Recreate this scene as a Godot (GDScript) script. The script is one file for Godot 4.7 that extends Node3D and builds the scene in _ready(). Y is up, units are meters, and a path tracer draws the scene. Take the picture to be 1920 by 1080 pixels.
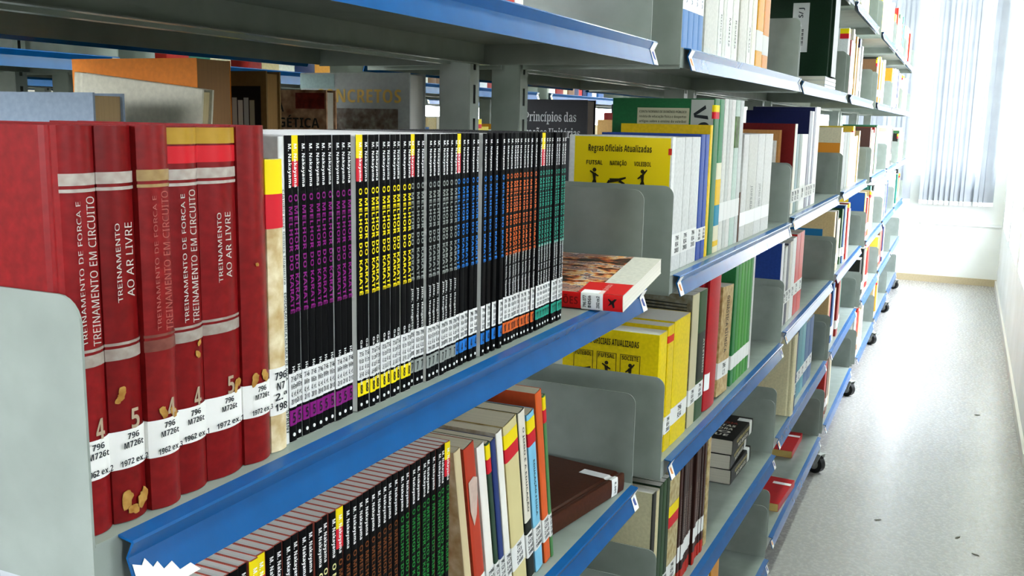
extends Node3D
# A library aisle: double-sided grey shelving with blue label rails, daylight at the far window.

const LV := {"T": 1.6838, "0": 1.3618, "1": 1.0133, "2": 0.7087, "3": 0.416, "4": 0.1306}
const LNAME := {"T": "sixth shelf up", "0": "fifth shelf up", "1": "fourth shelf up", "2": "third shelf up", "3": "second shelf up", "4": "bottom shelf"}
const BNAME := ["", "nearest bay", "second bay", "third bay", "fourth bay", "fifth bay", "sixth bay", "farthest bay"]
# front edge of each bay of the near row: x at its near end, x at its far end, z of its near end
const BAYS := {1: [-0.4185, -0.4178, -0.3655], 2: [-0.4052, -0.3886, -1.4751], 3: [-0.405, -0.4048, -2.5947], 4: [-0.4072, -0.4158, -3.732], 5: [-0.4123, -0.4186, -4.9438], 6: [-0.4225, -0.4275, -6.0508], 7: [-0.43, -0.434, -7.1358]}
const MID := -0.2815   # middle of a double-sided unit, from its front edge

var used := {}
var mats := {}
var cache := {}
var BT := {}
var rng := RandomNumberGenerator.new()
var T := {}
var bold: SystemFont
var serif: SystemFont
var regular: SystemFont

# ------------------------------------------------------------------ helpers
func numbered(n: String) -> String:
	if not used.has(n):
		used[n] = 0
		return n
	used[n] += 1
	return "%s_%03d" % [n, used[n]]

func tag(o: Node, label: String, category: String, group := "", kind := "") -> void:
	if label: o.set_meta("label", label)
	if category: o.set_meta("category", category)
	if group: o.set_meta("group", group)
	if kind: o.set_meta("kind", kind)

func thing(called: String, tr: Transform3D) -> Node3D:
	var o := Node3D.new()
	o.name = numbered(called)
	add_child(o)
	o.transform = tr
	return o

func part(parent: Node, called: String, mesh: Mesh, m: Material, tr := Transform3D()) -> MeshInstance3D:
	var o := MeshInstance3D.new()
	o.name = numbered(called) if parent == self else called
	o.mesh = mesh
	o.material_override = m
	o.transform = tr
	parent.add_child(o, true)
	return o

func struct_(called: String, mesh: Mesh, m: Material) -> MeshInstance3D:
	var o := part(self, called, mesh, m)
	o.set_meta("kind", "structure")
	return o

func noise_tex(freq: float, lo: Color, hi: Color, seed_: int, size := 256, octaves := 4, normal := false, cell := false, mid := -1.0) -> NoiseTexture2D:
	var n := FastNoiseLite.new()
	n.seed = seed_
	n.frequency = freq
	n.fractal_octaves = octaves
	if cell:
		n.noise_type = FastNoiseLite.TYPE_CELLULAR
	var t := NoiseTexture2D.new()
	t.width = size
	t.height = size
	t.seamless = true
	t.noise = n
	if normal:
		t.as_normal_map = true
		t.bump_strength = 4.0
	else:
		var g := Gradient.new()
		if mid < 0.0:
			g.offsets = PackedFloat32Array([0.0, 1.0])
			g.colors = PackedColorArray([lo, hi])
		else:
			g.offsets = PackedFloat32Array([0.0, mid - 0.06, mid + 0.06, 1.0])
			g.colors = PackedColorArray([lo, lo, hi, hi])
		t.color_ramp = g
	return t

func mat(hex: String, rough := 0.6, tex := "", scale := 6.0, metal := 0.0) -> StandardMaterial3D:
	var key := "%s|%s|%s|%s|%s" % [hex, rough, tex, scale, metal]
	if mats.has(key):
		return mats[key]
	var m := StandardMaterial3D.new()
	m.resource_name = "paint_" + hex
	m.albedo_color = Color(hex)
	m.roughness = rough
	m.metallic = metal
	if metal == 0.0:
		m.metallic_specular = 0.28 if Color(hex).get_luminance() > 0.06 else 0.16
	if tex:
		m.albedo_texture = T[tex]
		m.uv1_triplanar = true
		m.uv1_scale = Vector3.ONE * scale
	mats[key] = m
	return m

# one quad whose front faces along n; Godot's front faces run clockwise
func quad(st: SurfaceTool, a: Vector3, b: Vector3, c: Vector3, d: Vector3, n: Vector3, na := Vector3.ZERO, nb := Vector3.ZERO, nc := Vector3.ZERO, nd := Vector3.ZERO) -> void:
	var P := [a, b, c, d]
	var N := [na if na else n, nb if nb else n, nc if nc else n, nd if nd else n]
	var U := [Vector2(0, 0), Vector2(1, 0), Vector2(1, 1), Vector2(0, 1)]
	var order := [0, 1, 2, 0, 2, 3]
	if (c - a).cross(d - b).dot(n) > 0.0:
		order = [0, 2, 1, 0, 3, 2]
	for i in order:
		st.set_normal(N[i])
		st.set_uv(U[i])
		st.add_vertex(P[i])

func begin() -> SurfaceTool:
	var st := SurfaceTool.new()
	st.begin(Mesh.PRIMITIVE_TRIANGLES)
	return st

func box(st: SurfaceTool, lo: Vector3, hi: Vector3) -> void:
	var p := func(i: int, j: int, k: int) -> Vector3: return Vector3(hi.x if i else lo.x, hi.y if j else lo.y, hi.z if k else lo.z)
	quad(st, p.call(1,0,0), p.call(1,1,0), p.call(1,1,1), p.call(1,0,1), Vector3.RIGHT)
	quad(st, p.call(0,0,0), p.call(0,1,0), p.call(0,1,1), p.call(0,0,1), Vector3.LEFT)
	quad(st, p.call(0,1,0), p.call(1,1,0), p.call(1,1,1), p.call(0,1,1), Vector3.UP)
	quad(st, p.call(0,0,0), p.call(1,0,0), p.call(1,0,1), p.call(0,0,1), Vector3.DOWN)
	quad(st, p.call(0,0,1), p.call(1,0,1), p.call(1,1,1), p.call(0,1,1), Vector3.BACK)
	quad(st, p.call(0,0,0), p.call(1,0,0), p.call(1,1,0), p.call(0,1,0), Vector3.FORWARD)

func box_mesh(lo: Vector3, hi: Vector3) -> ArrayMesh:
	var key := "box%s%s" % [lo, hi]
	if not cache.has(key):
		var st := begin()
		box(st, lo, hi)
		cache[key] = st.commit()
	return cache[key]

# a polygon in the plane of axes ax, ay (through o) pushed out to both sides by w / 2 along az
func prism(st: SurfaceTool, pts: PackedVector2Array, o: Vector3, ax: Vector3, ay: Vector3, az: Vector3, w: float) -> void:
	var tri := Geometry2D.triangulate_polygon(pts)
	for side in [-1.0, 1.0]:
		var n: Vector3 = az * side
		for k in range(0, tri.size(), 3):
			var q := []
			for j in 3:
				var v := pts[tri[k + j]]
				q.append(o + ax * v.x + ay * v.y + n * w * 0.5)
			if (q[1] - q[0]).cross(q[2] - q[0]).dot(n) > 0.0:
				q = [q[0], q[2], q[1]]
			for v in q:
				st.set_normal(n)
				st.set_uv(Vector2.ZERO)
				st.add_vertex(v)
	var area := 0.0
	for i in pts.size():
		var a := pts[i]
		var b := pts[(i + 1) % pts.size()]
		area += a.x * b.y - b.x * a.y
	for i in pts.size():
		var a := pts[i]
		var b := pts[(i + 1) % pts.size()]
		if a.distance_to(b) < 1e-6: continue
		var e := (b - a).normalized()
		var n2 := Vector2(e.y, -e.x) * signf(area)
		var A := o + ax * a.x + ay * a.y
		var B := o + ax * b.x + ay * b.y
		quad(st, A - az * w * 0.5, B - az * w * 0.5, B + az * w * 0.5, A + az * w * 0.5, ax * n2.x + ay * n2.y)

func cylinder(st: SurfaceTool, c: Vector3, axis: Vector3, r: float, len: float, n := 16) -> void:
	var u := axis.cross(Vector3.UP if absf(axis.y) < 0.9 else Vector3.RIGHT).normalized()
	var v := axis.cross(u)
	for i in n:
		var a0 := TAU * i / n
		var a1 := TAU * (i + 1) / n
		var d0 := u * cos(a0) + v * sin(a0)
		var d1 := u * cos(a1) + v * sin(a1)
		var h := axis * len * 0.5
		quad(st, c + d0 * r - h, c + d1 * r - h, c + d1 * r + h, c + d0 * r + h, (d0 + d1).normalized(), d0, d1, d1, d0)
		for s in [-1.0, 1.0]:
			var q := [c + h * s, c + d0 * r + h * s, c + d1 * r + h * s]
			if (q[1] - q[0]).cross(q[2] - q[0]).dot(axis * s) > 0.0:
				q = [q[0], q[2], q[1]]
			for p in q:
				st.set_normal(axis * s)
				st.set_uv(Vector2.ZERO)
				st.add_vertex(p)

# ------------------------------------------------------------------ lettering
func text_mesh(s: String, f: Font) -> TextMesh:
	var key := "txt%s%s" % [s, f.get_instance_id()]
	if not cache.has(key):
		var t := TextMesh.new()
		t.text = s
		t.font = f
		t.font_size = 48
		t.pixel_size = 0.01
		t.depth = 0.0
		t.curve_step = 3.0
		cache[key] = t
	return cache[key]

# lettering of width w and height h centred on o, reading along r with its top towards u
func txt(parent: Node, called: String, s: String, m: Material, o: Vector3, r: Vector3, u: Vector3, w: float, h: float, f: Font = null) -> MeshInstance3D:
	var t := text_mesh(s, f if f else bold)
	var a := t.get_aabb()
	var sx := w / maxf(a.size.x, 1e-4)
	var cap := text_mesh("H", f if f else bold).get_aabb()
	var sy := h / cap.size.y
	var b := Basis(r * sx, u * sy, r.cross(u))
	return part(parent, called, t, m, Transform3D(b, o - b * Vector3(a.get_center().x, cap.get_center().y, 0)))

# ------------------------------------------------------------------ books
# A book's own axes: spine at x = 0 facing +x, height along y, thickness from z = 0 (near board) to z = -t.
# Outer outline of spine and boards, as runs of [point, normal] in (x, z).
func outline(d: float, t: float, bulge: float, off: float, hard: bool, round_: float) -> Array:
	var runs := []
	var h := t * 0.5 + off
	if hard:
		var g := minf(0.0014, t * 0.1)
		var xs := [[-d, 0.0], [-0.0135, 0.0], [-0.0105, g], [-0.0075, g], [-0.0045, 0.0], [0.0, 0.0]]
		for s in [1.0, -1.0]:
			var run := []
			for q in xs:
				run.append([Vector2(q[0], s * (h - q[1])), Vector2(0, s)])
			if s < 0.0:
				run.reverse()
				runs.append(run)
			else:
				runs.append(run)
	else:
		runs.append([[Vector2(-d, h), Vector2(0, 1)], [Vector2(0, h), Vector2(0, 1)]])
		runs.append([[Vector2(0, -h), Vector2(0, -1)], [Vector2(-d, -h), Vector2(0, -1)]])
	var arc := []
	var n := 10 if hard else 6
	for i in n + 1:
		var q := cos(PI * i / n)
		var x := bulge * (1.0 - pow(absf(q), round_)) + off
		var slope := bulge * round_ * pow(absf(q), round_ - 1.0) * signf(q) / h
		arc.append([Vector2(x if i > 0 and i < n else 0.0, q * h), Vector2(1.0, slope).normalized()])
	runs.insert(1, arc)
	return runs

func jacket_mesh(d: float, t: float, h: float, hard: bool, bulge: float) -> ArrayMesh:
	var key := "jk%.4f|%.4f|%.4f|%s|%.4f" % [d, t, h, hard, bulge]
	if cache.has(key):
		return cache[key]
	var st := begin()
	var c := minf(0.0025 if hard else 0.0005, t * 0.2)
	var zc := Vector3(0, 0, -t * 0.5)
	for run in outline(d, t, bulge, 0.0, hard, 2.0 if hard else 6.0):
		for i in run.size() - 1:
			var p: Vector2 = run[i][0]
			var q: Vector2 = run[i + 1][0]
			var np: Vector2 = run[i][1]
			var nq: Vector2 = run[i + 1][1]
			var e := (q - p).normalized()
			var nf := Vector2(-e.y, e.x)
			if nf.dot(np + nq) < 0.0: nf = -nf
			var pi_ := p - np * c
			var qi := q - nq * c
			if absf(np.y) > 0.99:
				np = nf
				nq = nf
			var P := zc + Vector3(p.x, 0, p.y)
			var Q := zc + Vector3(q.x, 0, q.y)
			var PI_ := zc + Vector3(pi_.x, 0, pi_.y)
			var QI := zc + Vector3(qi.x, 0, qi.y)
			var H := Vector3(0, h, 0)
			var N := Vector3(nf.x, 0, nf.y)
			quad(st, P, Q, Q + H, P + H, N, Vector3(np.x, 0, np.y), Vector3(nq.x, 0, nq.y), Vector3(nq.x, 0, nq.y), Vector3(np.x, 0, np.y))
			quad(st, PI_, QI, QI + H, PI_ + H, -N)
			quad(st, P + H, Q + H, QI + H, PI_ + H, Vector3.UP)
			quad(st, P, Q, QI, PI_, Vector3.DOWN)
	for s in [1.0, -1.0]:   # fore edges of the boards
		var z0: float = s * t * 0.5 - t * 0.5
		var z1: float = s * (t * 0.5 - c) - t * 0.5
		quad(st, Vector3(-d, 0, z0), Vector3(-d, 0, z1), Vector3(-d, h, z1), Vector3(-d, h, z0), Vector3.LEFT)
	cache[key] = st.commit()
	return cache[key]

# a sheet that follows the spine from y0 to y1 and wraps round onto the boards
func wrap_mesh(t: float, bulge: float, hard: bool, y0: float, y1: float, wrap: float, off := 0.0003) -> ArrayMesh:
	var key := "wr%.4f|%.4f|%s|%.4f|%.4f|%.4f|%.5f" % [t, bulge, hard, y0, y1, wrap, off]
	if cache.has(key):
		return cache[key]
	var st := begin()
	for run in outline(wrap, t, bulge, off, false if wrap < 0.012 else hard, 2.0 if hard else 6.0):
		for i in run.size() - 1:
			var p: Vector2 = run[i][0]
			var q: Vector2 = run[i + 1][0]
			var np: Vector2 = run[i][1]
			var nq: Vector2 = run[i + 1][1]
			var e := (q - p).normalized()
			var nf := Vector2(-e.y, e.x)
			if nf.dot(np + nq) < 0.0: nf = -nf
			if absf(np.y) > 0.99:
				np = nf
				nq = nf
			var P := Vector3(p.x, y0, p.y - t * 0.5)
			var Q := Vector3(q.x, y0, q.y - t * 0.5)
			var H := Vector3(0, y1 - y0, 0)
			quad(st, P, Q, Q + H, P + H, Vector3(nf.x, 0, nf.y), Vector3(np.x, 0, np.y), Vector3(nq.x, 0, nq.y), Vector3(nq.x, 0, nq.y), Vector3(np.x, 0, np.y))
	cache[key] = st.commit()
	return cache[key]

# the block of leaves; u of its texture runs across the thickness
func leaves_mesh(d: float, t: float, h: float, hard: bool) -> ArrayMesh:
	var key := "lv%.4f|%.4f|%.4f|%s" % [d, t, h, hard]
	if cache.has(key):
		return cache[key]
	var st := begin()
	var i := 0.003 if hard else 0.0004
	var c := minf(0.0025 if hard else 0.0005, t * 0.2)
	var lo := Vector3(-d + i + 0.0006, i, -t + c)
	var hi := Vector3(-0.001, h - i, -c)
	box(st, lo, hi)
	var a := st.commit_to_arrays()
	var uv := PackedVector2Array()
	for v in a[Mesh.ARRAY_VERTEX]:
		uv.append(Vector2(v.z / 0.02, (v.x + v.y) / 0.2))
	a[Mesh.ARRAY_TEX_UV] = uv
	var m := ArrayMesh.new()
	m.add_surface_from_arrays(Mesh.PRIMITIVE_TRIANGLES, a)
	cache[key] = m
	return m

func leaf_mat(hex: String) -> StandardMaterial3D:
	var key := "leaf" + hex
	if not mats.has(key):
		var m := StandardMaterial3D.new()
		m.albedo_color = Color(hex)
		m.albedo_texture = T.leaves
		m.roughness = 0.9
		mats[key] = m
	return mats[key]

# opts: hard, bulge, pages, tex, rough, spine (colour of the spine where it differs), wrapw
func make_book(called: String, d: float, t: float, h: float, hex: String, o := {}) -> Node3D:
	var b := Node3D.new()
	b.name = numbered(called)
	var hard: bool = o.get("hard", false)
	var bulge: float = o.get("bulge", 0.003 if hard else 0.0008)
	b.set_meta("dims", [d, t, h, hard, bulge])
	part(b, "cover", jacket_mesh(d, t, h, hard, bulge), mat(hex, o.get("rough", 0.42), o.get("tex", "grain"), o.get("texscale", 9.0)))
	part(b, "pages", leaves_mesh(d, t, h, hard), leaf_mat(o.get("pages", "e8e4d6")))
	if o.has("spine"):
		sleeve(b, "spine", 0.0002, h - 0.0002, o.spine, o.get("wrapw", 0.001), o.get("rough", 0.42), 0.0002)
	return b

func sleeve(b: Node3D, called: String, y0: float, y1: float, hex: String, w := 0.006, rough := 0.6, off := 0.0004, tex := "") -> MeshInstance3D:
	var k: Array = b.get_meta("dims")
	return part(b, called, wrap_mesh(k[1], k[4], k[3], y0, y1, minf(w, k[0] * 0.5), off), mat(hex, rough, tex))

# paper call-number label with its lines of print
func call_label(b: Node3D, y0: float, y1: float, lines: Array, hex := "dfdfdb", w := 0.007) -> void:
	var k: Array = b.get_meta("dims")
	var l := sleeve(b, "call_label", y0, y1, hex, w, 0.55, 0.0005)
	var n := lines.size()
	for i in n:
		if lines[i] == "": continue
		var y: float = lerpf(y1, y0, (i + 0.75) / (n + 0.5))
		var tw: float = minf(k[1] * 0.82, (y1 - y0) / n * 0.5 * String(lines[i]).length())
		txt(l, "call_number", lines[i], mat("20232a", 0.7), Vector3(k[4] + 0.0008, y, -k[1] * 0.5), Vector3.FORWARD, Vector3.UP, tw, (y1 - y0) / n * 0.62)

func sticker(b: Node3D, top: float, hgt := 0.03, w := 0.006) -> void:
	sleeve(b, "yellow_sticker", top - hgt * 0.5, top, "e8d008", w, 0.5, 0.00055)
	sleeve(b, "red_sticker", top - hgt, top - hgt * 0.5, "c81e2c", w, 0.5, 0.00055)

# lettering on a spine: down = reads from top to bottom
func spine_text(b: Node3D, called: String, s: String, hex: String, ytop: float, ybot: float, hgt: float, down := true, dz := 0.0, f: Font = null) -> void:
	var k: Array = b.get_meta("dims")
	var zz: float = -k[1] * 0.5 + dz
	var q: float = dz / (k[1] * 0.5)
	var x: float = k[4] * (1.0 - q * q if k[3] else 1.0) + 0.0008
	var u := Vector3.FORWARD if down else Vector3.BACK
	# tilt the line with the curve of the spine
	var slope: float = atan(2.0 * k[4] * q / (k[1] * 0.5)) if k[3] else 0.0
	u = u.rotated(Vector3.UP, slope)
	txt(b, called, s, mat(hex, 0.5), Vector3(x, (ytop + ybot) * 0.5, zz), Vector3.DOWN if down else Vector3.UP, u, ytop - ybot, hgt, f)

func bt(bay: int) -> Transform3D:
	return BT[bay]

# stand a book in a bay: s0 = distance of its near board from the bay's near end, rec = how far its spine stands back from the shelf edge
func stand(b: Node3D, bay: int, lv: String, s0: float, rec := 0.012, lean := 0.0, back := false) -> Node3D:
	if b.get_parent() == null:
		add_child(b)
	var k: Array = b.get_meta("dims")
	var tr := Transform3D(Basis(), Vector3(-rec, LV[lv] + 0.0004, -s0))
	if back:
		tr = Transform3D(Basis(Vector3.UP, PI), Vector3(2.0 * MID + rec, LV[lv] + 0.0004, -s0 - k[1]))
	if lean > 0.0:      # head leans to the near end: turns on its near bottom edge
		tr = tr * Transform3D(Basis(Vector3.RIGHT, lean), Vector3.ZERO)
	elif lean < 0.0:    # head leans away: turns on its far bottom edge
		tr = tr * Transform3D(Basis(), Vector3(0, 0, -k[1])) * Transform3D(Basis(Vector3.RIGHT, lean), Vector3.ZERO) * Transform3D(Basis(), Vector3(0, 0, k[1]))
	b.transform = bt(bay) * tr
	return b

func copy_of(b: Node3D, called: String) -> Node3D:
	var c: Node3D = b.duplicate()
	c.name = numbered(called)
	return c

func ordinal(n: int) -> String:
	var ones := ["", "first", "second", "third", "fourth", "fifth", "sixth", "seventh", "eighth", "ninth", "tenth", "eleventh", "twelfth", "thirteenth", "fourteenth", "fifteenth", "sixteenth", "seventeenth", "eighteenth", "nineteenth"]
	if n < 20: return ones[n]
	var tens := {2: ["twentieth", "twenty"], 3: ["thirtieth", "thirty"], 4: ["fortieth", "forty"]}
	return tens[n / 10][0] if n % 10 == 0 else tens[n / 10][1] + "-" + ones[n % 10]

# ------------------------------------------------------------------ shelving
const RAIL := [[0.0, 0.0], [0.011, -0.0015], [0.0118, -0.003], [0.0068, -0.0130], [0.0140, -0.034], [0.0125, -0.034], [0.0052, -0.0132], [0.0098, -0.0032], [0.0, -0.0015]]

func shelf_meshes() -> Dictionary:
	var m := {}
	# pan: top sheet, turned-down back and ends
	var st := begin()
	box(st, Vector3(-0.262, -0.0015, -0.998), Vector3(0.0, 0.0, -0.002))
	box(st, Vector3(-0.262, -0.032, -0.998), Vector3(-0.2605, -0.0015, -0.002))
	box(st, Vector3(-0.2605, -0.032, -0.0035), Vector3(-0.0005, -0.0015, -0.002))
	box(st, Vector3(-0.2605, -0.032, -0.998), Vector3(-0.0005, -0.0015, -0.9965))
	box(st, Vector3(-0.2605, -0.032, -0.9965), Vector3(-0.25, -0.0308, -0.0035))
	box(st, Vector3(-0.0022, -0.030, -0.9965), Vector3(-0.0008, -0.0015, -0.0035))
	m.pan = st.commit()
	# blue label rail along the front
	st = begin()
	var pts := PackedVector2Array()
	for q in RAIL: pts.append(Vector2(q[0], q[1]))
	prism(st, pts, Vector3(0, 0, -0.505), Vector3.RIGHT, Vector3.UP, Vector3.BACK, 0.974)
	m.rail = st.commit()
	# end plate with a rounded upper front corner
	st = begin()
	pts = PackedVector2Array([Vector2(-0.255, -0.026), Vector2(-0.003, -0.026), Vector2(0.0, -0.023)])
	for i in 7:
		var a := PI * 0.5 * i / 6.0
		pts.append(Vector2(-0.016 + 0.016 * cos(a), 0.124 + 0.016 * sin(a)))
	for i in 7:
		var a := PI * 0.5 * (1.0 + i / 6.0)
		pts.append(Vector2(-0.239 + 0.016 * cos(a), 0.124 + 0.016 * sin(a)))
	prism(st, pts, Vector3.ZERO, Vector3.RIGHT, Vector3.UP, Vector3.BACK, 0.0016)
	m.plate = st.commit()
	# paper tag folded over the lower face of the rail
	st = begin()
	var a0 := Vector3(0.0140, -0.0335, 0)
	var a1 := Vector3(0.0070, -0.0130, 0)
	var a2 := Vector3(0.0119, -0.0032, 0)
	var n := Vector3(0.0205, 0.007, 0).normalized()
	var o := n * 0.0005
	quad(st, a0 + o, a1 + o, a1 + o + Vector3(0, 0, -0.02), a0 + o + Vector3(0, 0, -0.02), n)
	var n2 := Vector3(0.0098, -0.0049, 0).normalized()
	var o2 := n2 * 0.0005
	quad(st, a1 + o2, a2 + o2, a2 + o2 + Vector3(0, 0, -0.02), a1 + o2 + Vector3(0, 0, -0.02), n2)
	m.tag = st.commit()
	st = begin()
	var pa := a0.lerp(a1, 0.30) + n * 0.0009
	var pb := a0.lerp(a1, 0.80) + n * 0.0009
	prism(st, PackedVector2Array([Vector2(-0.014, 0.0), Vector2(-0.006, 0.002), Vector2(-0.004, 0.011), Vector2(-0.011, 0.013)]), pa, Vector3.BACK, (pb - pa).normalized(), n, 0.0002)
	m.print = st.commit()
	# hollow upright with a row of slots in its two faces across the aisle
	st = begin()
	var H := 2.02
	for sx in [-1.0, 1.0]:
		var x0: float = sx * 0.026
		var xa := minf(x0, x0 - sx * 0.0015)
		var xb := maxf(x0, x0 - sx * 0.0015)
		box(st, Vector3(xa, 0.1, -0.015), Vector3(xb, H, -0.004))
		box(st, Vector3(xa, 0.1, 0.004), Vector3(xb, H, 0.015))
		var y := 0.1
		while y < H - 0.03:
			box(st, Vector3(xa, y, -0.004), Vector3(xb, y + 0.022, 0.004))
			y += 0.05
		box(st, Vector3(-0.0245, 0.1, sx * 0.015 - 0.00075), Vector3(0.0245, H, sx * 0.015 + 0.00075))
	m.post = st.commit()
	# castor: wheel, fork, top plate
	st = begin()
	cylinder(st, Vector3(0, 0.034, 0), Vector3.RIGHT, 0.034, 0.024, 20)
	m.wheel = st.commit()
	st = begin()
	cylinder(st, Vector3(0, 0.034, 0), Vector3.RIGHT, 0.019, 0.0262, 16)
	m.hub = st.commit()
	st = begin()
	for sx in [-1.0, 1.0]:
		prism(st, PackedVector2Array([Vector2(-0.010, 0.026), Vector2(0.010, 0.026), Vector2(0.030, 0.074), Vector2(-0.026, 0.074)]), Vector3(sx * 0.0155, 0, 0), Vector3.BACK, Vector3.UP, Vector3.RIGHT, 0.003)
	box(st, Vector3(-0.017, 0.072, -0.022), Vector3(0.017, 0.076, 0.028))
	cylinder(st, Vector3(0, 0.034, 0), Vector3.RIGHT, 0.006, 0.038, 10)
	cylinder(st, Vector3(0, 0.082, 0), Vector3.UP, 0.014, 0.012, 12)
	m.fork = st.commit()
	st = begin()
	box(st, Vector3(2.0 * MID + 0.012, 0.088, -0.02), Vector3(-0.012, 0.098, 0.02))
	box(st, Vector3(MID - 0.03, 0.088, -0.02), Vector3(MID + 0.03, 0.14, 0.02))
	m.base = st.commit()
	return m

var SM := {}

func make_unit(levels: Array) -> Node3D:
	var u := Node3D.new()
	var grey := mat("8e968f", 0.26, "paint", 3.0)
	var blue := mat("00508e", 0.24, "paint", 4.0)
	blue.metallic_specular = 0.42
	var steel := mat("b2b5b2", 0.35, "", 1.0, 0.2)
	for s in [0.02, 0.98]:
		part(u, "upright", SM.post, grey, Transform3D(Basis(), Vector3(MID - 0.012, 0, -s)))
		part(u, "base_beam", SM.base, grey, Transform3D(Basis(), Vector3(0, 0, -s)))
		for x in ([-0.07, 2.0 * MID + 0.006] if s < 0.5 else [0.0, 2.0 * MID + 0.07]):
			var w := part(u, "castor", SM.fork, steel, Transform3D(Basis(Vector3.UP, 1.1 if x > -0.1 else -0.9), Vector3(x, 0, -s)))
			part(w, "wheel", SM.wheel, mat("232324", 0.5))
			part(w, "wheel_hub", SM.hub, mat("a8aaa8", 0.4, "", 1.0, 0.5))
	for lv in levels:
		for side in 2:
			var tr := Transform3D(Basis(), Vector3(0, LV[lv], 0))
			if side == 1:
				tr = Transform3D(Basis(Vector3.UP, PI), Vector3(2.0 * MID, LV[lv], -1.0))
			var sh := part(u, "shelf", SM.pan, grey, tr)
			part(sh, "label_rail", SM.rail, blue)
			part(sh, "end_plate", SM.plate, grey, Transform3D(Basis(), Vector3(0, 0, -0.001)))
			part(sh, "end_plate", SM.plate, grey, Transform3D(Basis(), Vector3(0, 0, -0.999)))
			for z in [-0.018, -0.972]:
				part(sh, "rail_tag", SM.tag, mat("eeeeea", 0.5), Transform3D(Basis(), Vector3(0, 0, z)))
				part(sh, "tag_print", SM.print, mat("d98a4a" if z > -0.5 else "4a5a9a", 0.5), Transform3D(Basis(), Vector3(0, 0, z)))
	return u

func wall_box(called: String, lo: Vector3, hi: Vector3, m: Material) -> MeshInstance3D:
	return struct_(called, box_mesh(lo, hi), m)

# ------------------------------------------------------------------ the scene
func _ready() -> void:
	rng.seed = 7
	set_camera()
	set_light()
	textures()
	SM = shelf_meshes()
	room()
	shelving()
	red_books()
	karate_row()
	karate_low_row()
	nearest_bay_rest()
	second_bay()
	third_bay()
	far_bays()
	far_side()
	next_rows()

func set_camera() -> void:
	var c := Camera3D.new()
	c.name = "camera"
	c.fov = 32.795
	c.near = 0.02
	c.transform = Transform3D(Basis(Vector3(0.90758, 0.01962, -0.41942), Vector3(-0.08885, 0.98526, -0.14617), Vector3(0.41037, 0.16993, 0.89595)).orthonormalized(), Vector3(0, 1.25, 0))
	add_child(c)
	c.current = true

func set_light() -> void:
	var we := WorldEnvironment.new()
	we.name = "surroundings"
	var e := Environment.new()
	e.background_mode = Environment.BG_SKY
	var sky := Sky.new()
	var sm := ProceduralSkyMaterial.new()
	sm.sky_top_color = Color(0.88, 0.92, 0.97)
	sm.sky_horizon_color = Color(0.98, 0.985, 1.0)
	sm.ground_horizon_color = Color(0.85, 0.86, 0.84)
	sm.ground_bottom_color = Color(0.55, 0.55, 0.52)
	sm.sun_angle_max = 1.0
	sky.sky_material = sm
	e.sky = sky
	e.background_energy_multiplier = 20.0
	e.tonemap_mode = Environment.TONE_MAPPER_LINEAR
	e.tonemap_exposure = 1.55
	e.sdfgi_enabled = true
	e.ssao_enabled = true
	e.ssil_enabled = true
	we.environment = e
	add_child(we)

func textures() -> void:
	bold = SystemFont.new()
	bold.font_names = PackedStringArray(["Droid Sans"])
	bold.font_weight = 700
	regular = SystemFont.new()
	regular.font_names = PackedStringArray(["Droid Sans"])
	serif = SystemFont.new()
	serif.font_names = PackedStringArray(["Droid Serif"])
	serif.font_weight = 700
	T.grain = noise_tex(0.05, Color(0.91, 0.91, 0.91), Color(1, 1, 1), 3)
	T.paint = noise_tex(0.02, Color(0.93, 0.93, 0.93), Color(1, 1, 1), 5)
	T.leather = noise_tex(0.03, Color(0.8, 0.74, 0.73), Color(1, 1, 1), 9, 512, 6)
	T.worn = noise_tex(0.012, Color(0.74, 0.64, 0.48), Color(1, 1, 1), 11, 512, 6)
	T.wall = noise_tex(0.01, Color(0.95, 0.95, 0.94), Color(1, 1, 1), 13)
	T.photo = noise_tex(0.02, Color(0.55, 0.42, 0.36), Color(1, 0.95, 0.9), 17, 256, 3)
	T.stone = noise_tex(0.09, Color(0.91, 0.907, 0.90), Color(1, 1, 1), 19, 1024, 6)
	T.stone_rough = noise_tex(0.06, Color(0.2, 0.2, 0.2), Color(0.34, 0.34, 0.34), 23, 512, 5)
	# sheets of a book block seen on edge: fine lines across the thickness
	var im := Image.create(256, 4, false, Image.FORMAT_RGB8)
	for x in 256:
		var v := rng.randf_range(0.84, 1.0)
		for y in 4:
			im.set_pixel(x, y, Color(v, v, v))
	T.leaves = ImageTexture.create_from_image(im)

# ------------------------------------------------------------------ room
const X0 := -5.6
const X1 := 1.6
const XP := 0.30     # face of the white partition along the aisle
const ZB := 3.0
const ZF := -8.67
const YC := 3.1
const SILL := 0.87

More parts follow.
